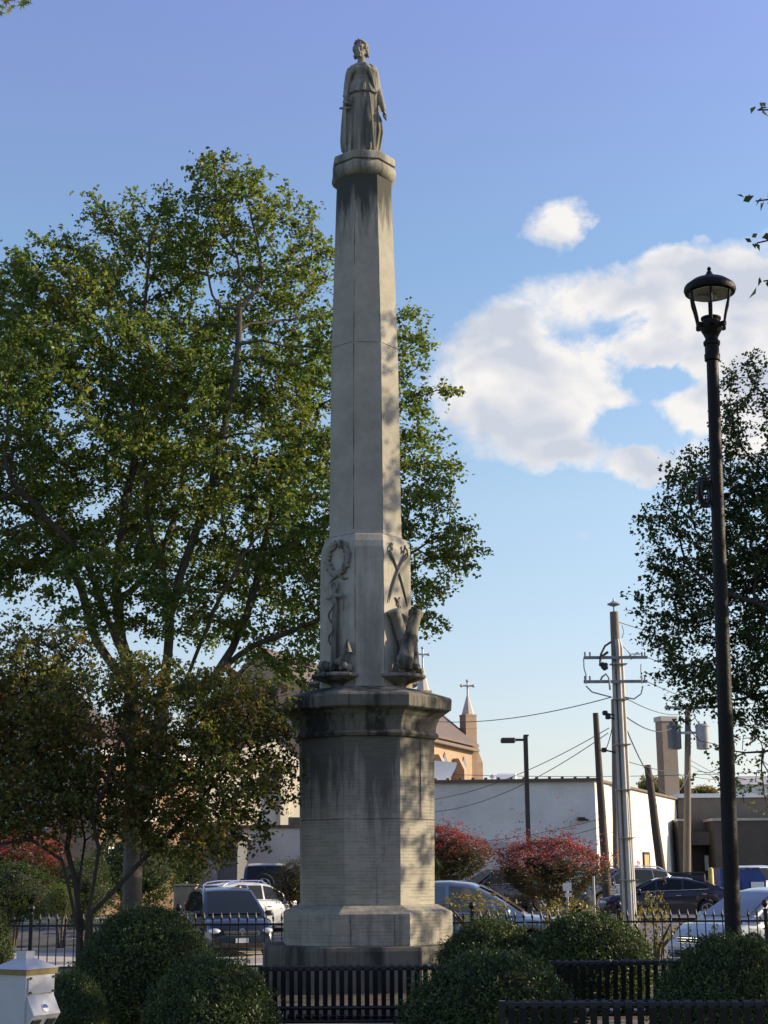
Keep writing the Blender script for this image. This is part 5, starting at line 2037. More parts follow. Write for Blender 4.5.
        mb.build('rim', chrome_m, sw, 50)
    return e


p_dark = car_paint('dark_blue_paint', (.006, .008, .014), .1)
p_plum = car_paint('dark_plum_paint', (.022, .016, .026))
p_slate = car_paint('slate_blue_paint', (.055, .07, .095))
p_white = car_paint('white_car_paint', (.42, .45, .49), 0.0, .3)
p_silver = car_paint('silver_blue_paint', (.26, .31, .38), .6)
p_black = car_paint('black_paint', (.012, .012, .014))
p_blue = car_paint('navy_paint', (.02, .035, .085), .2)


def place(px, Y):
    p_ = P(px, 880, Y)
    return (p_.x, Y, gz(Y) + .005)


# headings: 0 points right, 90 away, -90 towards the viewer
make_car('minivan', 'minivan', 'dark minivan with one bright headlight facing the viewer behind the left fence', place(226, 43.5), R(-74), p_dark, roof_rails=True)
make_car('hatch', 'white_hatchback', 'white hatchback seen from behind parked beyond the dark minivan', place(252, 51.5), R(42), p_white, roof_rails=True)
make_car('suv', 'blue_jeep', 'navy boxy off-roader with a spare wheel on its back door', place(267, 62), R(93), p_blue, spare=True, boxy=True, chrome_line=2).scale = (1.0, 1.03, 1.15)
make_car('suv', 'silver_estate', 'pale blue silver car just behind the fence to the right of the monument', (P(462, 880, 32.2).x, 32.2, gz(32.2) + .005), R(-7), p_silver, glass=cglass_lt)
make_car('sedan', 'dark_sedan', 'dark plum sedan parked side on in front of the utility pole', place(665, 56), R(172), p_plum)
make_car('suv', 'slate_suv', 'slate blue estate car behind the dark sedan facing left', place(617, 61.5), R(208), p_slate, roof_rails=True)
make_car('suv', 'black_suv', 'black car between the two red bushes in front of the warehouse', place(500, 63), R(200), p_black)
make_car('hatch', 'white_car', 'white car with steep windshield behind the fence by the lamp post', place(764, 33.0), R(212), p_white, glass=cglass_lt)
make_car('suv', 'silver_suv', 'pale silver car behind the blue dumpster at the right edge', place(762, 64), R(30), car_paint('pale_silver', (.5, .52, .55), .4))
# ------------------------------------------------------------------ iron fence
iron_m = mat('black_iron', (.016, .016, .018), .45, metal=.4, var=.2, scale=6)


def rb_(px, Y): return P(px, 900, Y)


fy0 = 25.6
fx0, fx1 = -9.6, 9.8
posts_x = []
bay = 2.42
px_post = P(618, 900, fy0).x
x = px_post
while x > fx0 - 1: x -= bay
posts_x = []
while x < fx1 + 1:
    posts_x.append(x)
    x += bay
FE = empty('iron_fence', (0, fy0, 0), label='black iron picket fence with spear points running behind the monument', cat='fence')
FH = .93


def picket(mb, x, y, z0, z1):
    mb.box((x, y, (z0 + z1) / 2), (.016, .016, z1 - z0))
    mb.lathe([(.010, 0), (.024, .025), (.016, .06), (.002, .125)], (x, y, z1 - .01), 4)
    mb.lathe([(.008, 0), (.018, .012), (.008, .024)], (x, y, z1 - .03), 6)


for i in range(len(posts_x) - 1):
    xa, xb = posts_x[i], posts_x[i + 1]
    mb = MB()
    for z in (.10, FH - .17):
        mb.box(((xa + xb) / 2, fy0, z), (xb - xa - .04, .022, .032))
    n_ = 17
    for k in range(1, n_):
        picket(mb, xa + (xb - xa) * k / n_, fy0 + .004, .03, FH - .09)
    build_at(mb, 'picket_panel', iron_m, FE)
for x in posts_x:
    mb = MB()
    mb.box((x, fy0, (FH + .0) / 2 - .1), (.055, .055, FH + .2))
    mb.box((x, fy0, FH + .01), (.075, .075, .025))
    mb.lathe([(.018, 0), (.014, .02), (.045, .055), (.055, .09), (.04, .13), (.008, .15)], (x, fy0, FH + .02), 14)
    build_at(mb, 'post', iron_m, FE, 40)


# ------------------------------------------------------------------ benches of black steel straps
bench_m = mat('black_bench_paint', (.006, .007, .009), .38, metal=0, var=.2, scale=7, spec=.4)


def make_bench(L=1.84):
    """origin on the ground under the middle; the seat looks towards +y"""
    e = empty('strap_bench', (0, 0, 0))
    n_ = int(L / .066)
    sp = L / n_
    back, seat = MB(), MB()
    for k in range(n_):
        x = -L / 2 + sp * (k + .5)
        w = .040
        prof = [(-.235, .835), (-.262, .852), (-.285, .84), (-.285, .81), (-.265, .70), (-.235, .56), (-.215, .46)]
        rg = []
        for (y, z) in prof:
            rg.append([(x - w / 2, y, z), (x + w / 2, y, z), (x + w / 2, y - .004, z + .005), (x - w / 2, y - .004, z + .005)])
        back.loft(rg)
        prof = [(-.214, .455), (-.19, .43), (-.05, .425), (.10, .44), (.20, .44), (.235, .425), (.24, .39)]
        rg = []
        for (y, z) in prof:
            rg.append([(x - w / 2, y, z), (x + w / 2, y, z), (x + w / 2, y + .002, z + .006), (x - w / 2, y + .002, z + .006)])
        seat.loft(rg)
    back.build('backrest', bench_m, e)
    seat.build('seat', bench_m, e)
    for (y, z) in ((-.262, .828), (-.238, .52)):
        mb = MB()
        mb.tube([(-L / 2, y, z), (L / 2, y, z)], .017, 10)
        mb.build('back_rail', bench_m, e, 60)
    for (y, z) in ((.225, .40), (-.17, .41)):
        mb = MB()
        mb.tube([(-L / 2, y, z), (L / 2, y, z)], .017, 10)
        mb.build('seat_rail', bench_m, e, 60)
    for s_ in (-1, 1):
        mb = MB()
        x = s_ * (L / 2 + .02)
        mb.box((x, -.22, .44), (.035, .05, .82), M=None)
        mb.box((x, .22, .22), (.035, .05, .44))
        mb.box((x, 0, .41), (.035, .48, .04))
        mb.box((x, .0, .03), (.04, .54, .03))
        mb.build('leg', bench_m, e)
        mb = MB()
        mb.tube([(x, -.25, .62), (x, -.05, .655), (x, .17, .65), (x, .235, .60), (x, .225, .44)], .019, 8)
        mb.build('armrest', bench_m, e, 60)
    return e


bench0 = make_bench()
GB = 'black steel strap benches among the bushes'


def put_bench(o, px0, px1, Y, dyaw, lab):
    a_, b_ = P(px0, 970, Y), P(px1, 970, Y)
    o.location = ((a_.x + b_.x) / 2, Y, 0)
    o.rotation_euler = (0, 0, dyaw)
    tag(o, lab, 'bench', GB)


put_bench(bench0, 270, 481, 13.05, R(0), 'black strap bench directly below the monument plinth')
b2 = copy_tree(bench0)
put_bench(b2, 556, 758, 13.5, R(1.5), 'black strap bench half hidden between the two right hand bushes')
b3 = copy_tree(bench0)
put_bench(b3, 511, 803, 9.45, R(-3.5), 'nearest black strap bench along the bottom right edge')
# pale concrete block end at the right of the nearest bench

# ------------------------------------------------------------------ lamp post
lamp_m = mat('lamp_post_paint', (.006, .006, .006), .5, metal=0, var=.35, scale=5, bump=.25, bscale=60, spec=.16)
LY = 12.7
LS = 1.21
lp = P(733, 930, LY)
LT = P(709, 268, LY)
LM = empty('lamp_post', (lp.x + .02, LY, 0), label='tall black lamp post with domed open lantern at right', cat='lamp post')
Hh = LT.z
lean = -(LT.x - lp.x) / (Hh - lp.z)
LM.rotation_euler = (0, -lean, 0)
LM.location = (lp.x + lean * lp.z, LY, 0)
Hh = Hh / math.cos(lean) / LS
LM.scale = (LS, LS, LS)
mb = MB()
zc = Hh - .585          # bottom of the lantern casting
mb.lathe([(.20, -.05), (.20, .06), (.17, .09), (.155, .35), (.12, .45), (.085, .52), (.078, .55)], n=20)
mb.lathe([(.056, .5), (.053, 2.0), (.049, 3.5), (.043, zc - .14), (.043, zc)], n=20)
mb.build('post', lamp_m, LM, 40)
mb = MB()
mb.lathe([(.044, zc - .15), (.056, zc - .145), (.058, zc - .10), (.052, zc - .095), (.052, zc - .03), (.060, zc - .025), (.062, zc), (.050, zc + .01), (.046, zc + .03),
          (.060, zc + .06), (.082, zc + .10), (.090, zc + .125), (.086, zc + .14), (.066, zc + .145), (.066, zc + .17), (.074, zc + .175), (.074, zc + .19), (.060, zc + .195)], n=20)
for k in range(6):
    a_ = 2 * PI * k / 6 + .35
    mb.box((.100 * math.cos(a_), .100 * math.sin(a_), zc + .125), (.035, .03, .03), a_)
mb.build('collar', lamp_m, LM, 40)
zr = zc + .395
for k in range(6):
    a_ = 2 * PI * k / 6 + .35
    mb = MB()
    pts = []
    for rr, z in ((.108, zc + .12), (.116, zc + .18), (.132, zc + .25), (.150, zc + .31), (.160, zr)):
        pts.append((rr * math.cos(a_), rr * math.sin(a_), z))
    mb.tube(pts, .0095, 6)
    mb.build('cage_rib', lamp_m, LM, 60)
mb = MB()
mb.lathe([(.162, zr - .015), (.184, zr - .01), (.192, zr + .01), (.190, zr + .03), (.182, zr + .045), (.166, zr + .058), (.130, zr + .086), (.085, zr + .106), (.05, zr + .120),
          (.034, zr + .130), (.024, zr + .146), (.015, zr + .164), (.010, zr + .172), (.016, zr + .180), (.013, zr + .190), (.002, zr + .202)], n=28)
mb.build('hood', lamp_m, LM, 30)
mb = MB()
mb.lathe([(.156, zr - .018), (.156, zr - .022), (.03, zr - .022)], n=24)
rf_ = mb.build('reflector', mat('lamp_reflector', (.40, .38, .31), .5, var=.3, scale=20), LM)
mb = MB()
mb.lathe([(.030, -.045), (.034, -.01), (.02, 0)], (0.02, 0, zr - .02), 12)
mb.box((-.05, .02, zr - .035), (.07, .05, .02))
mb.build('bulb', mat('lamp_bulb', (.25, .24, .22), .3), LM)
# coil of cable strapped to the post
mb = MB()
zq = P(705, 492, LY).z
r4 = random.Random(4)
for k in range(9):
    rad = .103 + r4.uniform(-.024, .015)
    M = Matrix.Translation((P(705, 492, LY).x + r4.uniform(-.01, .01), LY + .03 + r4.uniform(-.03, .02), zq + r4.uniform(-.01, .01))) @ Matrix.Rotation(R(38 + r4.uniform(-16, 16)), 4, 'Z') @ Matrix.Rotation(R(90), 4, 'X')
    mb.tube([(rad * .75 * math.cos(t_), rad * 1.15 * math.sin(t_), 0) for t_ in np.linspace(0, 2 * PI, 22)], .011, 5, M=M)
co = mb.build('cable_coil', trim_m, None, 60)
tag(co, 'coiled black cable strapped halfway up the lamp post', 'cable coil')

# ------------------------------------------------------------------ white donation box at bottom left
BXY = 8.4
bc = P(24, 990, BXY)
DBO = empty('donation_box', (bc.x, BXY, 0), R(12), label='white metal collection box with pyramid lid and round blue sticker', cat='collection box')
box_m = mat('white_enamel', (.40, .41, .43), .42, var=.08, scale=6, bump=.05, coat=.2)
gold_m = mat('mustard_trim', (.20, .145, .04), .6, var=.25, scale=12)
ztop = P(24, 951, BXY).z
zcap = P(24, 958.5, BXY).z
zev = P(24, 968.0, BXY).z + .0
half = .124
mb = MB()
sq = lambda h, z: [(-h, -h, z), (h, -h, z), (h, h, z), (-h, h, z)]
RT = Matrix.Rotation(R(49), 4, 'Z')
RC = Matrix.Rotation(R(-41), 4, 'Z')
mb.loft([sq(half * 1.04, zev), sq(.04, zcap)], M=RT)
mb.build('lid', box_m, DBO)
mb = MB()
mb.loft([sq(.034, zcap - .01), sq(.034, ztop)], M=RT)
mb.build('cap', box_m, DBO)
mb = MB()
mb.loft([sq(half * .98, zev - .028), sq(half * 1.0, zev - .001)], M=RT)
mb.build('trim_band', gold_m, DBO)
mb = MB()
mb.loft([sq(half * .90, -.02), sq(half * .90, zev - .028)], M=RT)
mb.build('cabinet', box_m, DBO)
hb = half * .90
ch0 = P(30, 993, BXY).z
ch1 = P(30, 1013, BXY).z
mb = MB()   # flap above the chute
mb.box((hb + .004, 0, (zev - .04 + ch0) / 2), (.012, hb * 1.8, zev - .05 - ch0), M=RC)
mb.build('upper_flap', box_m, DBO)
mb = MB()
w_ = hb * .93
pts_ = [(hb, ch0), (hb + .058, ch1), (hb + .045, ch1 - .015), (hb, ch1 - .075)]
mb.add([(x, -w_, z) for x, z in pts_] + [(x, w_, z) for x, z in pts_], [(0, 1, 2, 3), (7, 6, 5, 4), (0, 4, 5, 1), (1, 5, 6, 2), (2, 6, 7, 3), (3, 7, 4, 0)])
mb.v = [tuple(RC @ Vector(v)) for v in mb.v]
chute = mb.build('chute', box_m, DBO)
for s_ in (-1, 1):
    mb = MB()
    pts_ = [(hb + .040, ch1 - .022), (hb + .010, ch1 - .060), (hb + .014, ch1 - .066), (hb + .044, ch1 - .028)]
    y0_, y1_ = s_ * .025, s_ * .09
    mb.add([(x, y0_, z) for x, z in pts_] + [(x, y1_, z) for x, z in pts_], [(0, 1, 2, 3), (7, 6, 5, 4), (0, 4, 5, 1), (1, 5, 6, 2), (2, 6, 7, 3), (3, 7, 4, 0)])
    mb.v = [tuple(RC @ Vector(v)) for v in mb.v]
    mb.build('slot', trim_m, chute)
nrm2 = Vector((ch0 - ch1, 0, .058)).normalized()
Ms = RC @ Matrix.Translation((hb + .0406 + nrm2.x * .002, 0, ch0 + (ch1 - ch0) * .70 + nrm2.z * .002)) @ nrm2.to_track_quat('Z', 'Y').to_matrix().to_4x4()
mb = MB()
mb.lathe([(.024, 0), (.024, .002)], n=24, M=Ms)
stk = mb.build('sticker', white_paint, chute)
mb = MB()
ring_ = [(.0215 * math.cos(t_), .0215 * math.sin(t_), .0035) for t_ in np.linspace(0.0, PI, 14)]
mb.add([Ms @ Matrix.Rotation(R(0), 4, 'Z') @ Vector(v) for v in ring_ + [(x, y, .0025) for x, y, z in ring_]], [tuple(range(14)), tuple(range(14, 28))[::-1]] + [(k, (k + 1) % 14, (k + 1) % 14 + 14, k + 14) for k in range(14)])
mb.build('blue_half', mat('sticker_blue', (.03, .05, .30), .5), stk)
mb = MB()
for (y, z) in ((-.09, zev - .045), (.09, zev - .045), (-.09, ch0 + .01), (.09, ch0 + .01)):
    mb = MB()
    mb.box((hb + .014, y, z), (.01, .012, .012), M=RC)
    mb.build('screw', trim_m, DBO)

# ------------------------------------------------------------------ poles and wires
wood_m = mat('weathered_pole', (.17, .14, .11), .9, var=.35, scale=3, bump=.5, bscale=20, stretch=(3, 3, .2))
wood_dk = mat('dark_pole', (.075, .055, .042), .9, var=.35, scale=3, bump=.5, bscale=20, stretch=(3, 3, .2))
pvc_m = mat('grey_conduit', (.42, .40, .37), .6, var=.12, scale=2)
iso_m = mat('insulator', (.28, .29, .30), .35, var=.1)


def pole_pts(pt, pb, Y):
    a_, b_ = P(pt[0], pt[1], Y), P(pb[0], pb[1], Y)
    k = (gz(Y) - .1 - a_.z) / (b_.z - a_.z)
    return Vector((a_.x + (b_.x - a_.x) * k, Y, gz(Y) - .1)), Vector(a_)


UY = 45
b0, t0 = pole_pts((614, 612), (627.5, 905), UY)
UP = empty('utility_pole', b0, label='weathered wooden utility pole with two cross arms and grey conduits strapped to it', cat='utility pole')
mb = MB()
mb.tube([b0, b0.lerp(t0, .5), t0], [.21, .175, .13], 14)
build_at(mb, 'pole', wood_m, UP, 60)


def on_pole(z, dx=0.0, dy=0.0):
    k = (z - b0.z) / (t0.z - b0.z)
    q = b0.lerp(t0, k)
    return Vector((q.x + dx, q.y + dy, z))


zc_top = P(617, 640, UY).z
for (dx, dy, r_, zz_) in ((a1_ * .8, a2_ * .85, a3_ * .8, a4_) for (a1_, a2_, a3_, a4_) in ((.06, -.24, .085, zc_top), (.23, -.13, .075, P(620, 640, UY).z), (-.16, -.19, .055, P(612, 662, UY).z), (.17, -.25, .05, P(619, 790, UY).z))):
    mb = MB()
    mb.tube([on_pole(b0.z + .05, dx, dy), on_pole((b0.z + zz_) / 2, dx * .9, dy * .9), on_pole(zz_ - .25, dx * .8, dy * .8), on_pole(zz_, dx * .5, dy * .8)], r_, 10)
    build_at(mb, 'conduit', pvc_m, UP, 60)
mb = MB()
for py in (665, 700, 745, 790, 838, 880):
    z = P(618, py, UY).z
    q = on_pole(z)
    mb.box((q.x + .03, q.y - .16, z), (.50, .36, .02))
    build_at(mb, 'strap', grey_metal, UP)
    mb = MB()
arms = []
for py in (658, 682):
    pl_, pr_ = P(583.5, py, UY - .2), P(647, py, UY - .2)
    mb = MB()
    mb.box(((pl_.x + pr_.x) / 2, UY - .26, pl_.z), (pr_.x - pl_.x, .09, .085))
    arm = build_at(mb, 'cross_arm', mat('painted_arm', (.24, .25, .26), .7) if py == 658 else MATS['painted_arm'], UP)
    for px in (585, 590, 642, 645):
        q = P(px, py, UY - .26)
        mb = MB()
        mb.lathe([(.015, .0), (.03, .04), (.018, .06), (.034, .085), (.02, .11), (.03, .13), (.01, .15)], (q.x, UY - .26, q.z + .035), 10)
        ins = build_at(mb, 'insulator', iso_m, UP, 50)
    arms.append((pl_, pr_))
# cutout switches, jumper loops, lightning arrester
for pts, rr in (([(583.6, 658), (584, 668), (586, 675), (586, 684)], .018), ([(641, 664), (641, 672), (642, 684)], .018), ([(586, 686), (592, 692), (603, 695), (611, 697)], .022),
                ([(643, 686), (641, 694), (634, 699), (624, 697)], .022), ([(600, 682), (602, 677), (606, 674), (609, 678), (610, 690)], .03), ([(608, 652), (601, 657), (600, 665), (604, 667)], .045),
                ([(611, 642), (605, 646), (601, 654), (600, 662)], .035), ([(623, 646), (627, 650), (630, 654), (640, 654)], .02), ([(622, 625), (624, 632), (622, 638)], .015)):
    mb = MB()
    mb.tube([P(x, y, UY - .35) for x, y in pts], rr, 6)
    build_at(mb, 'jumper_cable', trim_m if rr > .03 else grey_metal, UP, 60)
mb = MB()
for (x, y) in ((604.5, 667), (603, 665.5), (606, 666)):
    q = P(x, y, UY - .35)
    mb.lathe([(.05, -.1), (.07, -.05), (.05, .0), (.07, .05), (.03, .1)], (q.x, q.y, q.z), 10)
build_at(mb, 'cable_terminal', trim_m, UP, 50)
q = t0
mb = MB()
mb.tube([q, q + Vector((0, 0, .22))], .025, 6)
mb.lathe([(.02, .16), (.19, .22), (.20, .25), (.07, .31), (.03, .34), (.02, .42)], (q.x, q.y, q.z), 18)
build_at(mb, 'top_cap', iso_m, UP, 40)
for (x, y) in ((605, 713), (608, 717), (604, 750)):
    mb = MB()
    q = P(x, y, UY - .1)
    mb.box((q.x, q.y, q.z), (.16, .12, .14), bev=.03)
    mb.tube([(q.x, q.y, q.z), on_pole(q.z - .1)], .025, 5)
    build_at(mb, 'cable_bracket', trim_m, UP)


def simple_pole(pt, pb, Y, r0, r1, m, lab, name='wooden_pole'):
    b_, t_ = pole_pts(pt, pb, Y)
    mb = MB()
    n_ = 9
    pts = [b_.lerp(t_, k / n_) + Vector((rng.uniform(-.01, .01), 0, 0)) for k in range(n_ + 1)]
    mb.tube(pts, [r0 + (r1 - r0) * k / n_ for k in range(n_ + 1)], 12)
    o = mb.build(name, m, None, 60)
    tag(o, lab, 'pole', 'bare poles in front of the warehouse')
    return b_, t_


pA = simple_pole((595.5, 713), (605.5, 868), 58, .19, .11, wood_dk, 'bare dark wooden pole at the corner of the white warehouse')
pB = simple_pole((647.5, 765), (661, 868), 66, .22, .15, wood_dk, 'short leaning grey wooden pole in front of the warehouse side wall')
pD = simple_pole((613.5, 700), (616, 866), 62, .13, .10, wood_m, 'slim pale pole just left of the main utility pole')
TYp = 74
b1, t1_ = pole_pts((688, 706), (687, 868), TYp)
TP = empty('transformer_pole', b1, label='utility pole carrying two drum transformers beside the brick chimney', cat='utility pole')
mb = MB()
mb.tube([b1, t1_], [.20, .14], 12)
build_at(mb, 'pole', wood_m, TP, 60)
qa, qb = P(664, 708, TYp), P(712, 708, TYp)
mb = MB()
mb.box(((qa.x + qb.x) / 2, TYp - .2, qa.z), (qb.x - qa.x, .12, .13))
build_at(mb, 'cross_arm', MATS['painted_arm'], TP)
for px in (666, 675, 701, 710):
    q = P(px, 708, TYp)
    mb = MB()
    mb.lathe([(.02, .0), (.05, .07), (.03, .1), (.055, .14), (.01, .22)], (q.x, TYp - .2, q.z + .05), 10)
    build_at(mb, 'insulator', iso_m, TP, 50)
for (px, m_) in ((673.5, mat('drum_dark', (.07, .08, .095), .5)), (702, mat('drum_pale', (.28, .29, .31), .5))):
    q = P(px, 737, TYp)
    mb = MB()
    mb.lathe([(.24, -.62), (.33, -.58), (.34, .45), (.36, .47), (.36, .52), (.18, .62)], (q.x, TYp - .2, q.z), 20)
    for k in range(4):
        mb.lathe([(.05, 0), (.06, .1), (.03, .2)], (q.x + .2 * math.cos(k * 1.57 + .5), TYp - .2 + .2 * math.sin(k * 1.57 + .5), q.z + .55), 8)
    o = build_at(mb, 'transformer', m_, TP, 40)
    mb = MB()
    mb.box(((q.x + b1.x) / 2 + .1, TYp - .1, q.z + .2), (abs(q.x - b1.x), .1, .12))
    build_at(mb, 'bracket', grey_metal, TP)
    mb = MB()
    mb.tube([P(px, 728, TYp - .2), P((px + 688) / 2, 718, TYp - .3), P(687, 724, TYp - .3)], .03, 6)
    build_at(mb, 'jumper_cable', trim_m, TP)

wire_m = mat('wire', (.03, .03, .032), .6)
nw_ = [0]


def wire(a_, b_, sag, lab, r_=.018):
    a_, b_ = Vector(a_), Vector(b_)
    pts = []
    for k in range(25):
        t_ = k / 24
        q = a_.lerp(b_, t_)
        q.z -= sag * 4 * t_ * (1 - t_)
        pts.append(q)
    mb = MB()
    mb.tube(pts, r_ * .72, 5)
    o = mb.build('overhead_wire', wire_m, None, 60)
    tag(o, lab, 'wire', 'overhead wires')


wire(P(612, 697, UY), P(395, 716, 75), .5, 'overhead wire rising from behind the monument to the utility pole under its lower cross arm', .022)
wire(P(609, 728, UY), P(430, 800, 66), .35, 'upper of the slanting wires from the utility pole down towards the warehouse roof')
wire(P(608, 733, UY), P(430, 812, 68), .5, 'lower of the slanting wires from the utility pole down towards the warehouse roof')
wire(P(300, 766, 90), P(770, 772, 78), .4, 'long level wire low over the whole warehouse roof', .022)
wire(P(618, 622, UY), P(790, 640, 60), .4, 'topmost wire leaving the utility pole to the right')
wire(P(646, 657, UY), P(800, 668, 62), .5, 'wire from the right end of the upper cross arm')
wire(P(646, 681, UY), P(800, 700, 62), .6, 'wire from the right end of the lower cross arm')
wire(P(624, 697, UY), P(690, 712, TYp), .3, 'short wire from the utility pole to the transformer pole cross arm', .02)
wire(P(625, 716, UY), P(672, 728, TYp), .3, 'thick cable from the utility pole to the dark drum transformer', .028)
wire(P(626, 728, UY), P(690, 768, TYp), 1.6, 'deeply sagging cable between the utility pole and the transformer pole', .026)
wire(P(604, 752, UY), P(612, 728, UY), .1, 'short cable hanging beside the utility pole brackets')
wire(P(690, 765, TYp), P(800, 800, 89), .4, 'first of the cables slanting down to the brown brick building')
wire(P(690, 760, TYp), P(800, 792, 89), .5, 'second of the cables slanting down to the brown brick building')
wire(P(583, 658, UY), P(470, 640, 75), .5, 'faint wire from the left end of the upper cross arm') if False else None
wire(P(622, 760, UY), P(770, 776, 85), .4, 'faint wire behind the chimney to the right')
wire(P(604, 818, 69.2), P(420, 846, 69.6), .25, 'upper cable sagging across the warehouse wall', .016)
wire(P(604, 826, 69.2), P(420, 855, 69.6), .3, 'lower cable sagging across the warehouse wall', .016)

# car park light on a square pole
CY = 60
cb, ct = pole_pts((526, 736), (528.5, 850), CY)
PL = empty('parking_light', cb, label='brown square pole with flat floodlight head in front of the white warehouse', cat='street light')
bz = mat('bronze_pole', (.055, .045, .04), .5, metal=.3)
mb = MB()
mb.box(((cb.x + ct.x) / 2, CY, (cb.z + ct.z) / 2), (.17, .17, ct.z - cb.z))
mb.box((ct.x, CY, ct.z + .02), (.2, .2, .06))
build_at(mb, 'pole', bz, PL)
q0, q1 = P(501, 740, CY), P(525, 740, CY)
mb = MB()
mb.box(((q0.x + q1.x) / 2 + .2, CY, q0.z), (q1.x - q0.x - .2, .1, .09))
build_at(mb, 'arm', bz, PL)
mb = MB()
mb.box((q0.x + .28, CY, q0.z - .02), (.58, .38, .2), bev=.04)
build_at(mb, 'lamp_head', bz, PL)

# ------------------------------------------------------------------ dumpsters, bollard, small signs
blue_m = mat('dumpster_blue', (.015, .045, .20), .5, var=.2, scale=3)
DY = 60
q0, q1 = P(716, 880, DY), P(761, 880, DY)
DU = empty('blue_dumpster', ((q0.x + q1.x) / 2, DY, gz(DY)), label='blue metal dumpster behind the lamp post', cat='dumpster')
w_ = (q1.x - q0.x) / 2
h_ = P(740, 869, DY).z - gz(DY)
mb = MB()
prof = [(-w_ * .86, .12), (w_ * .86, .12), (w_, .5), (w_, h_ * .8), (w_ * .72, h_), (-w_, h_), (-w_, .5)]
n_ = len(prof)
mb.add([(x, -.8, z) for x, z in prof] + [(x, .8, z) for x, z in prof], [tuple(range(n_)), tuple(range(n_, 2 * n_))[::-1]] + [(k, (k + 1) % n_, (k + 1) % n_ + n_, k + n_) for k in range(n_)])
for k in range(5):
    mb.box((-w_ * .8 + k * w_ * .38, -.83, h_ * .42), (.06, .05, h_ * .6))
mb.build('body', blue_m, DU)
mb = MB()
mb.box((-.1, 0, h_ + .03), (w_ * 1.7, 1.66, .05))
mb.build('lid', trim_m, DU)
mb = MB()
mb.box((w_ * .6, -.86, h_ * .62), (.5, .02, .3))
mb.build('notice', white_paint, DU)
q0, q1 = P(655, 880, 66), P(702, 880, 66)
DG2 = empty('grey_dumpster', ((q0.x + q1.x) / 2, 66, 0), label='long dark grey green dumpster behind the dark sedan', cat='dumpster')
w_ = (q1.x - q0.x) / 2
h_ = P(680, 873, 66).z
mb = MB()
mb.box((0, 0, h_ / 2), (w_ * 2, 1.5, h_ - .1), bev=.03)
for k in range(6):
    mb.box((-w_ + .2 + k * w_ * .38, -.77, h_ / 2), (.07, .05, h_ - .3))
mb.build('body', mat('dumpster_grey', (.045, .055, .055), .6), DG2)
mb = MB()
mb.box((0, 0, h_), (w_ * 2.04, 1.6, .07))
mb.build('lid', trim_m, DG2)
q = P(711, 876, 58)
mb = MB()
zt_ = P(711, 867.5, 58).z
mb.tube([(q.x, 58, gz(58) - .1), (q.x, 58, zt_ - .05), (q.x, 58, zt_)], [.10, .10, .05], 12)
tag(mb.build('bollard', mat('bollard_yellow', (.52, .38, .08), .6), None, 50), 'pale yellow bollard between the dark sedan and the blue dumpster', 'bollard')
for (px, y0_, y1_, Y, w1, h1, lab) in ((567, 887, 900, 40, .22, .20, 'small pale square sign on a post in front of the red bush'), (593.5, 880, 890, 42, .10, .10, 'slim grey signpost left of the utility pole')):
    q = P(px, y0_, Y)
    e = empty('small_sign', (q.x, Y, gz(Y)), label=lab, cat='sign')
    mb = MB()
    mb.tube([(0, 0, -.1), (0, 0, q.z - gz(Y) + .1)], .03, 6)
    mb.build('post', grey_metal, e)
    if w1 > .2:
        mb = MB()
        mb.box((0, -.05, q.z - gz(Y)), (w1, .02, h1))
        mb.build('panel', white_paint, e)
        mb = MB()
        mb.box((0.02, -.05, q.z - gz(Y) - h1 * 1.0), (w1 * .8, .02, h1 * .5))
        mb.build('lower_panel', white_paint, e)
# slim grey pole in front of the brick house
q, t_ = pole_pts((173, 800), (174, 890), 56)
q2 = P(186, 886, 52)
mb = MB()
mb.box((q2.x, 52, (gz(52) + q2.z) / 2), (.75, .5, q2.z - gz(52)), bev=.04)
mb.box((q2.x, 52, q2.z + .03), (.8, .55, .06))
tag(mb.build('planter_box', mat('tan_box', (.35, .27, .17), .8)), 'tan bin with a flat top just left of the dark minivan roof', 'bin')
# ------------------------------------------------------------------ light and sky
SUN_AZ = R(98)      # measured from the direction facing the viewer, to the right
SUN_EL = R(20)
sd = Vector((math.sin(SUN_AZ) * math.cos(SUN_EL), -math.cos(SUN_AZ) * math.cos(SUN_EL), math.sin(SUN_EL)))
sun_d = bpy.data.lights.new('sun', 'SUN')
sun_d.energy = 5.0
sun_d.angle = R(.5)
sun_d.color = (1.0, .83, .56)
sun = bpy.data.objects.new('sun', sun_d)
COL.objects.link(sun)
sun.rotation_euler = sd.to_track_quat('Z', 'Y').to_euler()

world = bpy.data.worlds.new('World')
scene.world = world
world.use_nodes = True
w = NT(world)
bg = w.n['Background']
sky = w.node('ShaderNodeTexSky')
sky.sky_type = 'NISHITA'
sky.sun_disc = False
sky.sun_elevation = SUN_EL
sky.sun_rotation = math.atan2(sd.x, sd.y)
sky.air_density = 1.0
sky.dust_density = .6
sky.ozone_density = 1.5
tc = w.node('ShaderNodeTexCoord')
dir0 = tc.outputs['Generated']
wn = w.node('ShaderNodeTexNoise')
wn.inputs['Scale'].default_value = 11
wn.inputs['Detail'].default_value = 7
wn.inputs['Roughness'].default_value = .62
w.link(dir0, wn.inputs['Vector'])
wm = w.node('ShaderNodeVectorMath', operation='MULTIPLY_ADD')
w.link(wn.outputs['Color'], wm.inputs[0])
wm.inputs[1].default_value = (.085, .085, .055)
wm.inputs[2].default_value = (-.0425, -.0425, -.0275)
wa = w.node('ShaderNodeVectorMath', operation='ADD')
w.link(dir0, wa.inputs[0])
w.link(wm.outputs[0], wa.inputs[1])
dirv = dir0
warped = wa.outputs[0]
sep = w.node('ShaderNodeSeparateXYZ')
w.link(dirv, sep.inputs[0])
elev = sep.outputs[2]
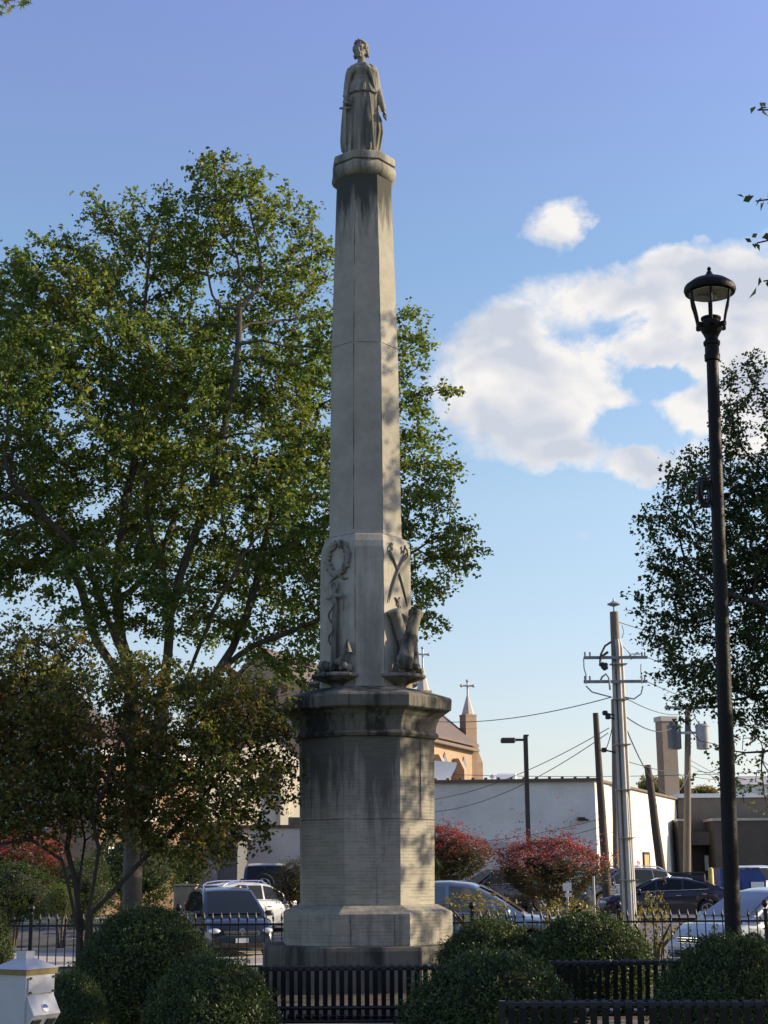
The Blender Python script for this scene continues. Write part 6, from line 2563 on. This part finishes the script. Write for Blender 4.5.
# hue trim of the clear sky with height: paler low down, violet blue high up
SKYTRIM = [(0.0, (.68, .75, 1.08)), (.02, (.69, .75, 1.0)), (.068, (.79, .71, .78)), (.108, (.85, .76, .78)), (.235, (1.0, .93, .88)), (.397, (.92, .94, .98)), (.46, (1.0, .92, 1.04)), (.56, (1.10, .93, 1.18)), (1.0, (1.05, .92, 1.18))]
trim = w.ramp(elev, SKYTRIM)
skyc = w.mix(1.0, sky.outputs[0], trim, 'MULTIPLY')


def blob_sum(blobs):
    tot = None
    for (px, py, rx, ry, wt) in blobs:
        d = ray(px, py)
        sx, sz = rx / F_PX, ry / F_PX
        sub = w.node('ShaderNodeVectorMath', operation='SUBTRACT')
        w.link(warped, sub.inputs[0])
        sub.inputs[1].default_value = tuple(d)
        mul = w.node('ShaderNodeVectorMath', operation='MULTIPLY')
        w.link(sub.outputs[0], mul.inputs[0])
        mul.inputs[1].default_value = (1 / sx, 1 / max(sx, .05), 1 / sz)
        ln = w.node('ShaderNodeVectorMath', operation='DOT_PRODUCT')
        w.link(mul.outputs[0], ln.inputs[0])
        w.link(mul.outputs[0], ln.inputs[1])
        e = w.math('MULTIPLY', w.math('EXPONENT', w.math('MULTIPLY', ln.outputs['Value'], -1.0)), wt)
        tot = e if tot is None else w.math('ADD', tot, e)
    return tot


CLOUDS = [(545, 230, 28, 22, .95), (655, 256, 34, 11, .60), (600, 292, 62, 22, .95), (705, 292, 55, 34, 1.05), (775, 305, 50, 62, 1.1),
          (488, 348, 46, 40, 1.0), (560, 400, 90, 48, 1.3), (520, 420, 70, 30, .6), (690, 345, 60, 42, .8), (560, 458, 48, 14, .55), (658, 470, 34, 14, 1.15), (720, 420, 60, 50, .75),
          (577, 543, 12, 6, .45), (750, 395, 55, 60, .9), (620, 330, 50, 30, .4), (665, 378, 50, 20, -1.3), (620, 440, 40, 10, -.5), (700, 440, 40, 12, -.5), (640, 425, 40, 16, -.9), (590, 335, 40, 10, -.35), (625, 215, 40, 16, -.4), (700, 235, 12, 6, .3), (610, 345, 40, 20, .25)]
den = blob_sum(CLOUDS)
nv = w.node('ShaderNodeMapping')
w.link(dirv, nv.inputs['Vector'])
nv.inputs['Scale'].default_value = (1, 1, 1.5)
n1 = w.noise(16, 8, .6, nv.outputs[0], dist=.3)
n2 = w.noise(60, 5, .6, nv.outputs[0])
nn = w.math('ADD', w.math('MULTIPLY', w.math('SUBTRACT', n1, .5), 3.2), w.math('MULTIPLY', w.math('SUBTRACT', n2, .5), .5))
# a scatter of cloud elsewhere in the sky, away from this view
el2 = w.ramp(w.noise(2.3, 4, .55, nv.outputs[0]), [(.55, 0.0), (.75, 1.0)])
behind = w.ramp(sep.outputs[1], [(.0, 1.0), (.45, 0.0)])
den2 = w.math('MULTIPLY', w.math('MULTIPLY', el2, behind), .8)
dtot = w.math('ADD', w.math('ADD', den, den2), w.math('MULTIPLY', nn, w.math('MULTIPLY_ADD', w.math('MINIMUM', den, 1.0), .9, .05)))
mask = w.ramp(dtot, [(.30, 0.0), (.72, 1.0)])
nv2 = w.node('ShaderNodeMapping')
w.link(dirv, nv2.inputs['Vector'])
nv2.inputs['Scale'].default_value = (1, 1, 1.5)
nv2.inputs['Location'].default_value = (.012, .0, .02)
na = w.noise(12, 3, .5, nv.outputs[0], dist=.3)
nb = w.noise(12, 3, .5, nv2.outputs[0], dist=.3)
lit = w.math('ADD', w.math('MULTIPLY', w.math('SUBTRACT', na, nb), 3.2), w.math('MULTIPLY', w.math('SUBTRACT', 1.0, dtot), .35))
shade = w.ramp(w.math('ADD', lit, .45), [(.15, 0.0), (.75, 1.0)])
cloudc = w.mix(shade, (2.65, 2.8, 3.15), (4.1, 3.95, 3.8))
fin = w.mix(w.math('MULTIPLY', mask, .95), skyc, cloudc)
w.link(fin, bg.inputs['Color'])
bg.inputs['Strength'].default_value = .15

scene.view_settings.view_transform = 'Standard'
scene.view_settings.look = 'None'
scene.view_settings.gamma = 1
scene.view_settings.exposure = 0.66
scene.view_settings.use_curve_mapping = False
scene.cycles.max_bounces = 6
scene.cycles.transparent_max_bounces = 6
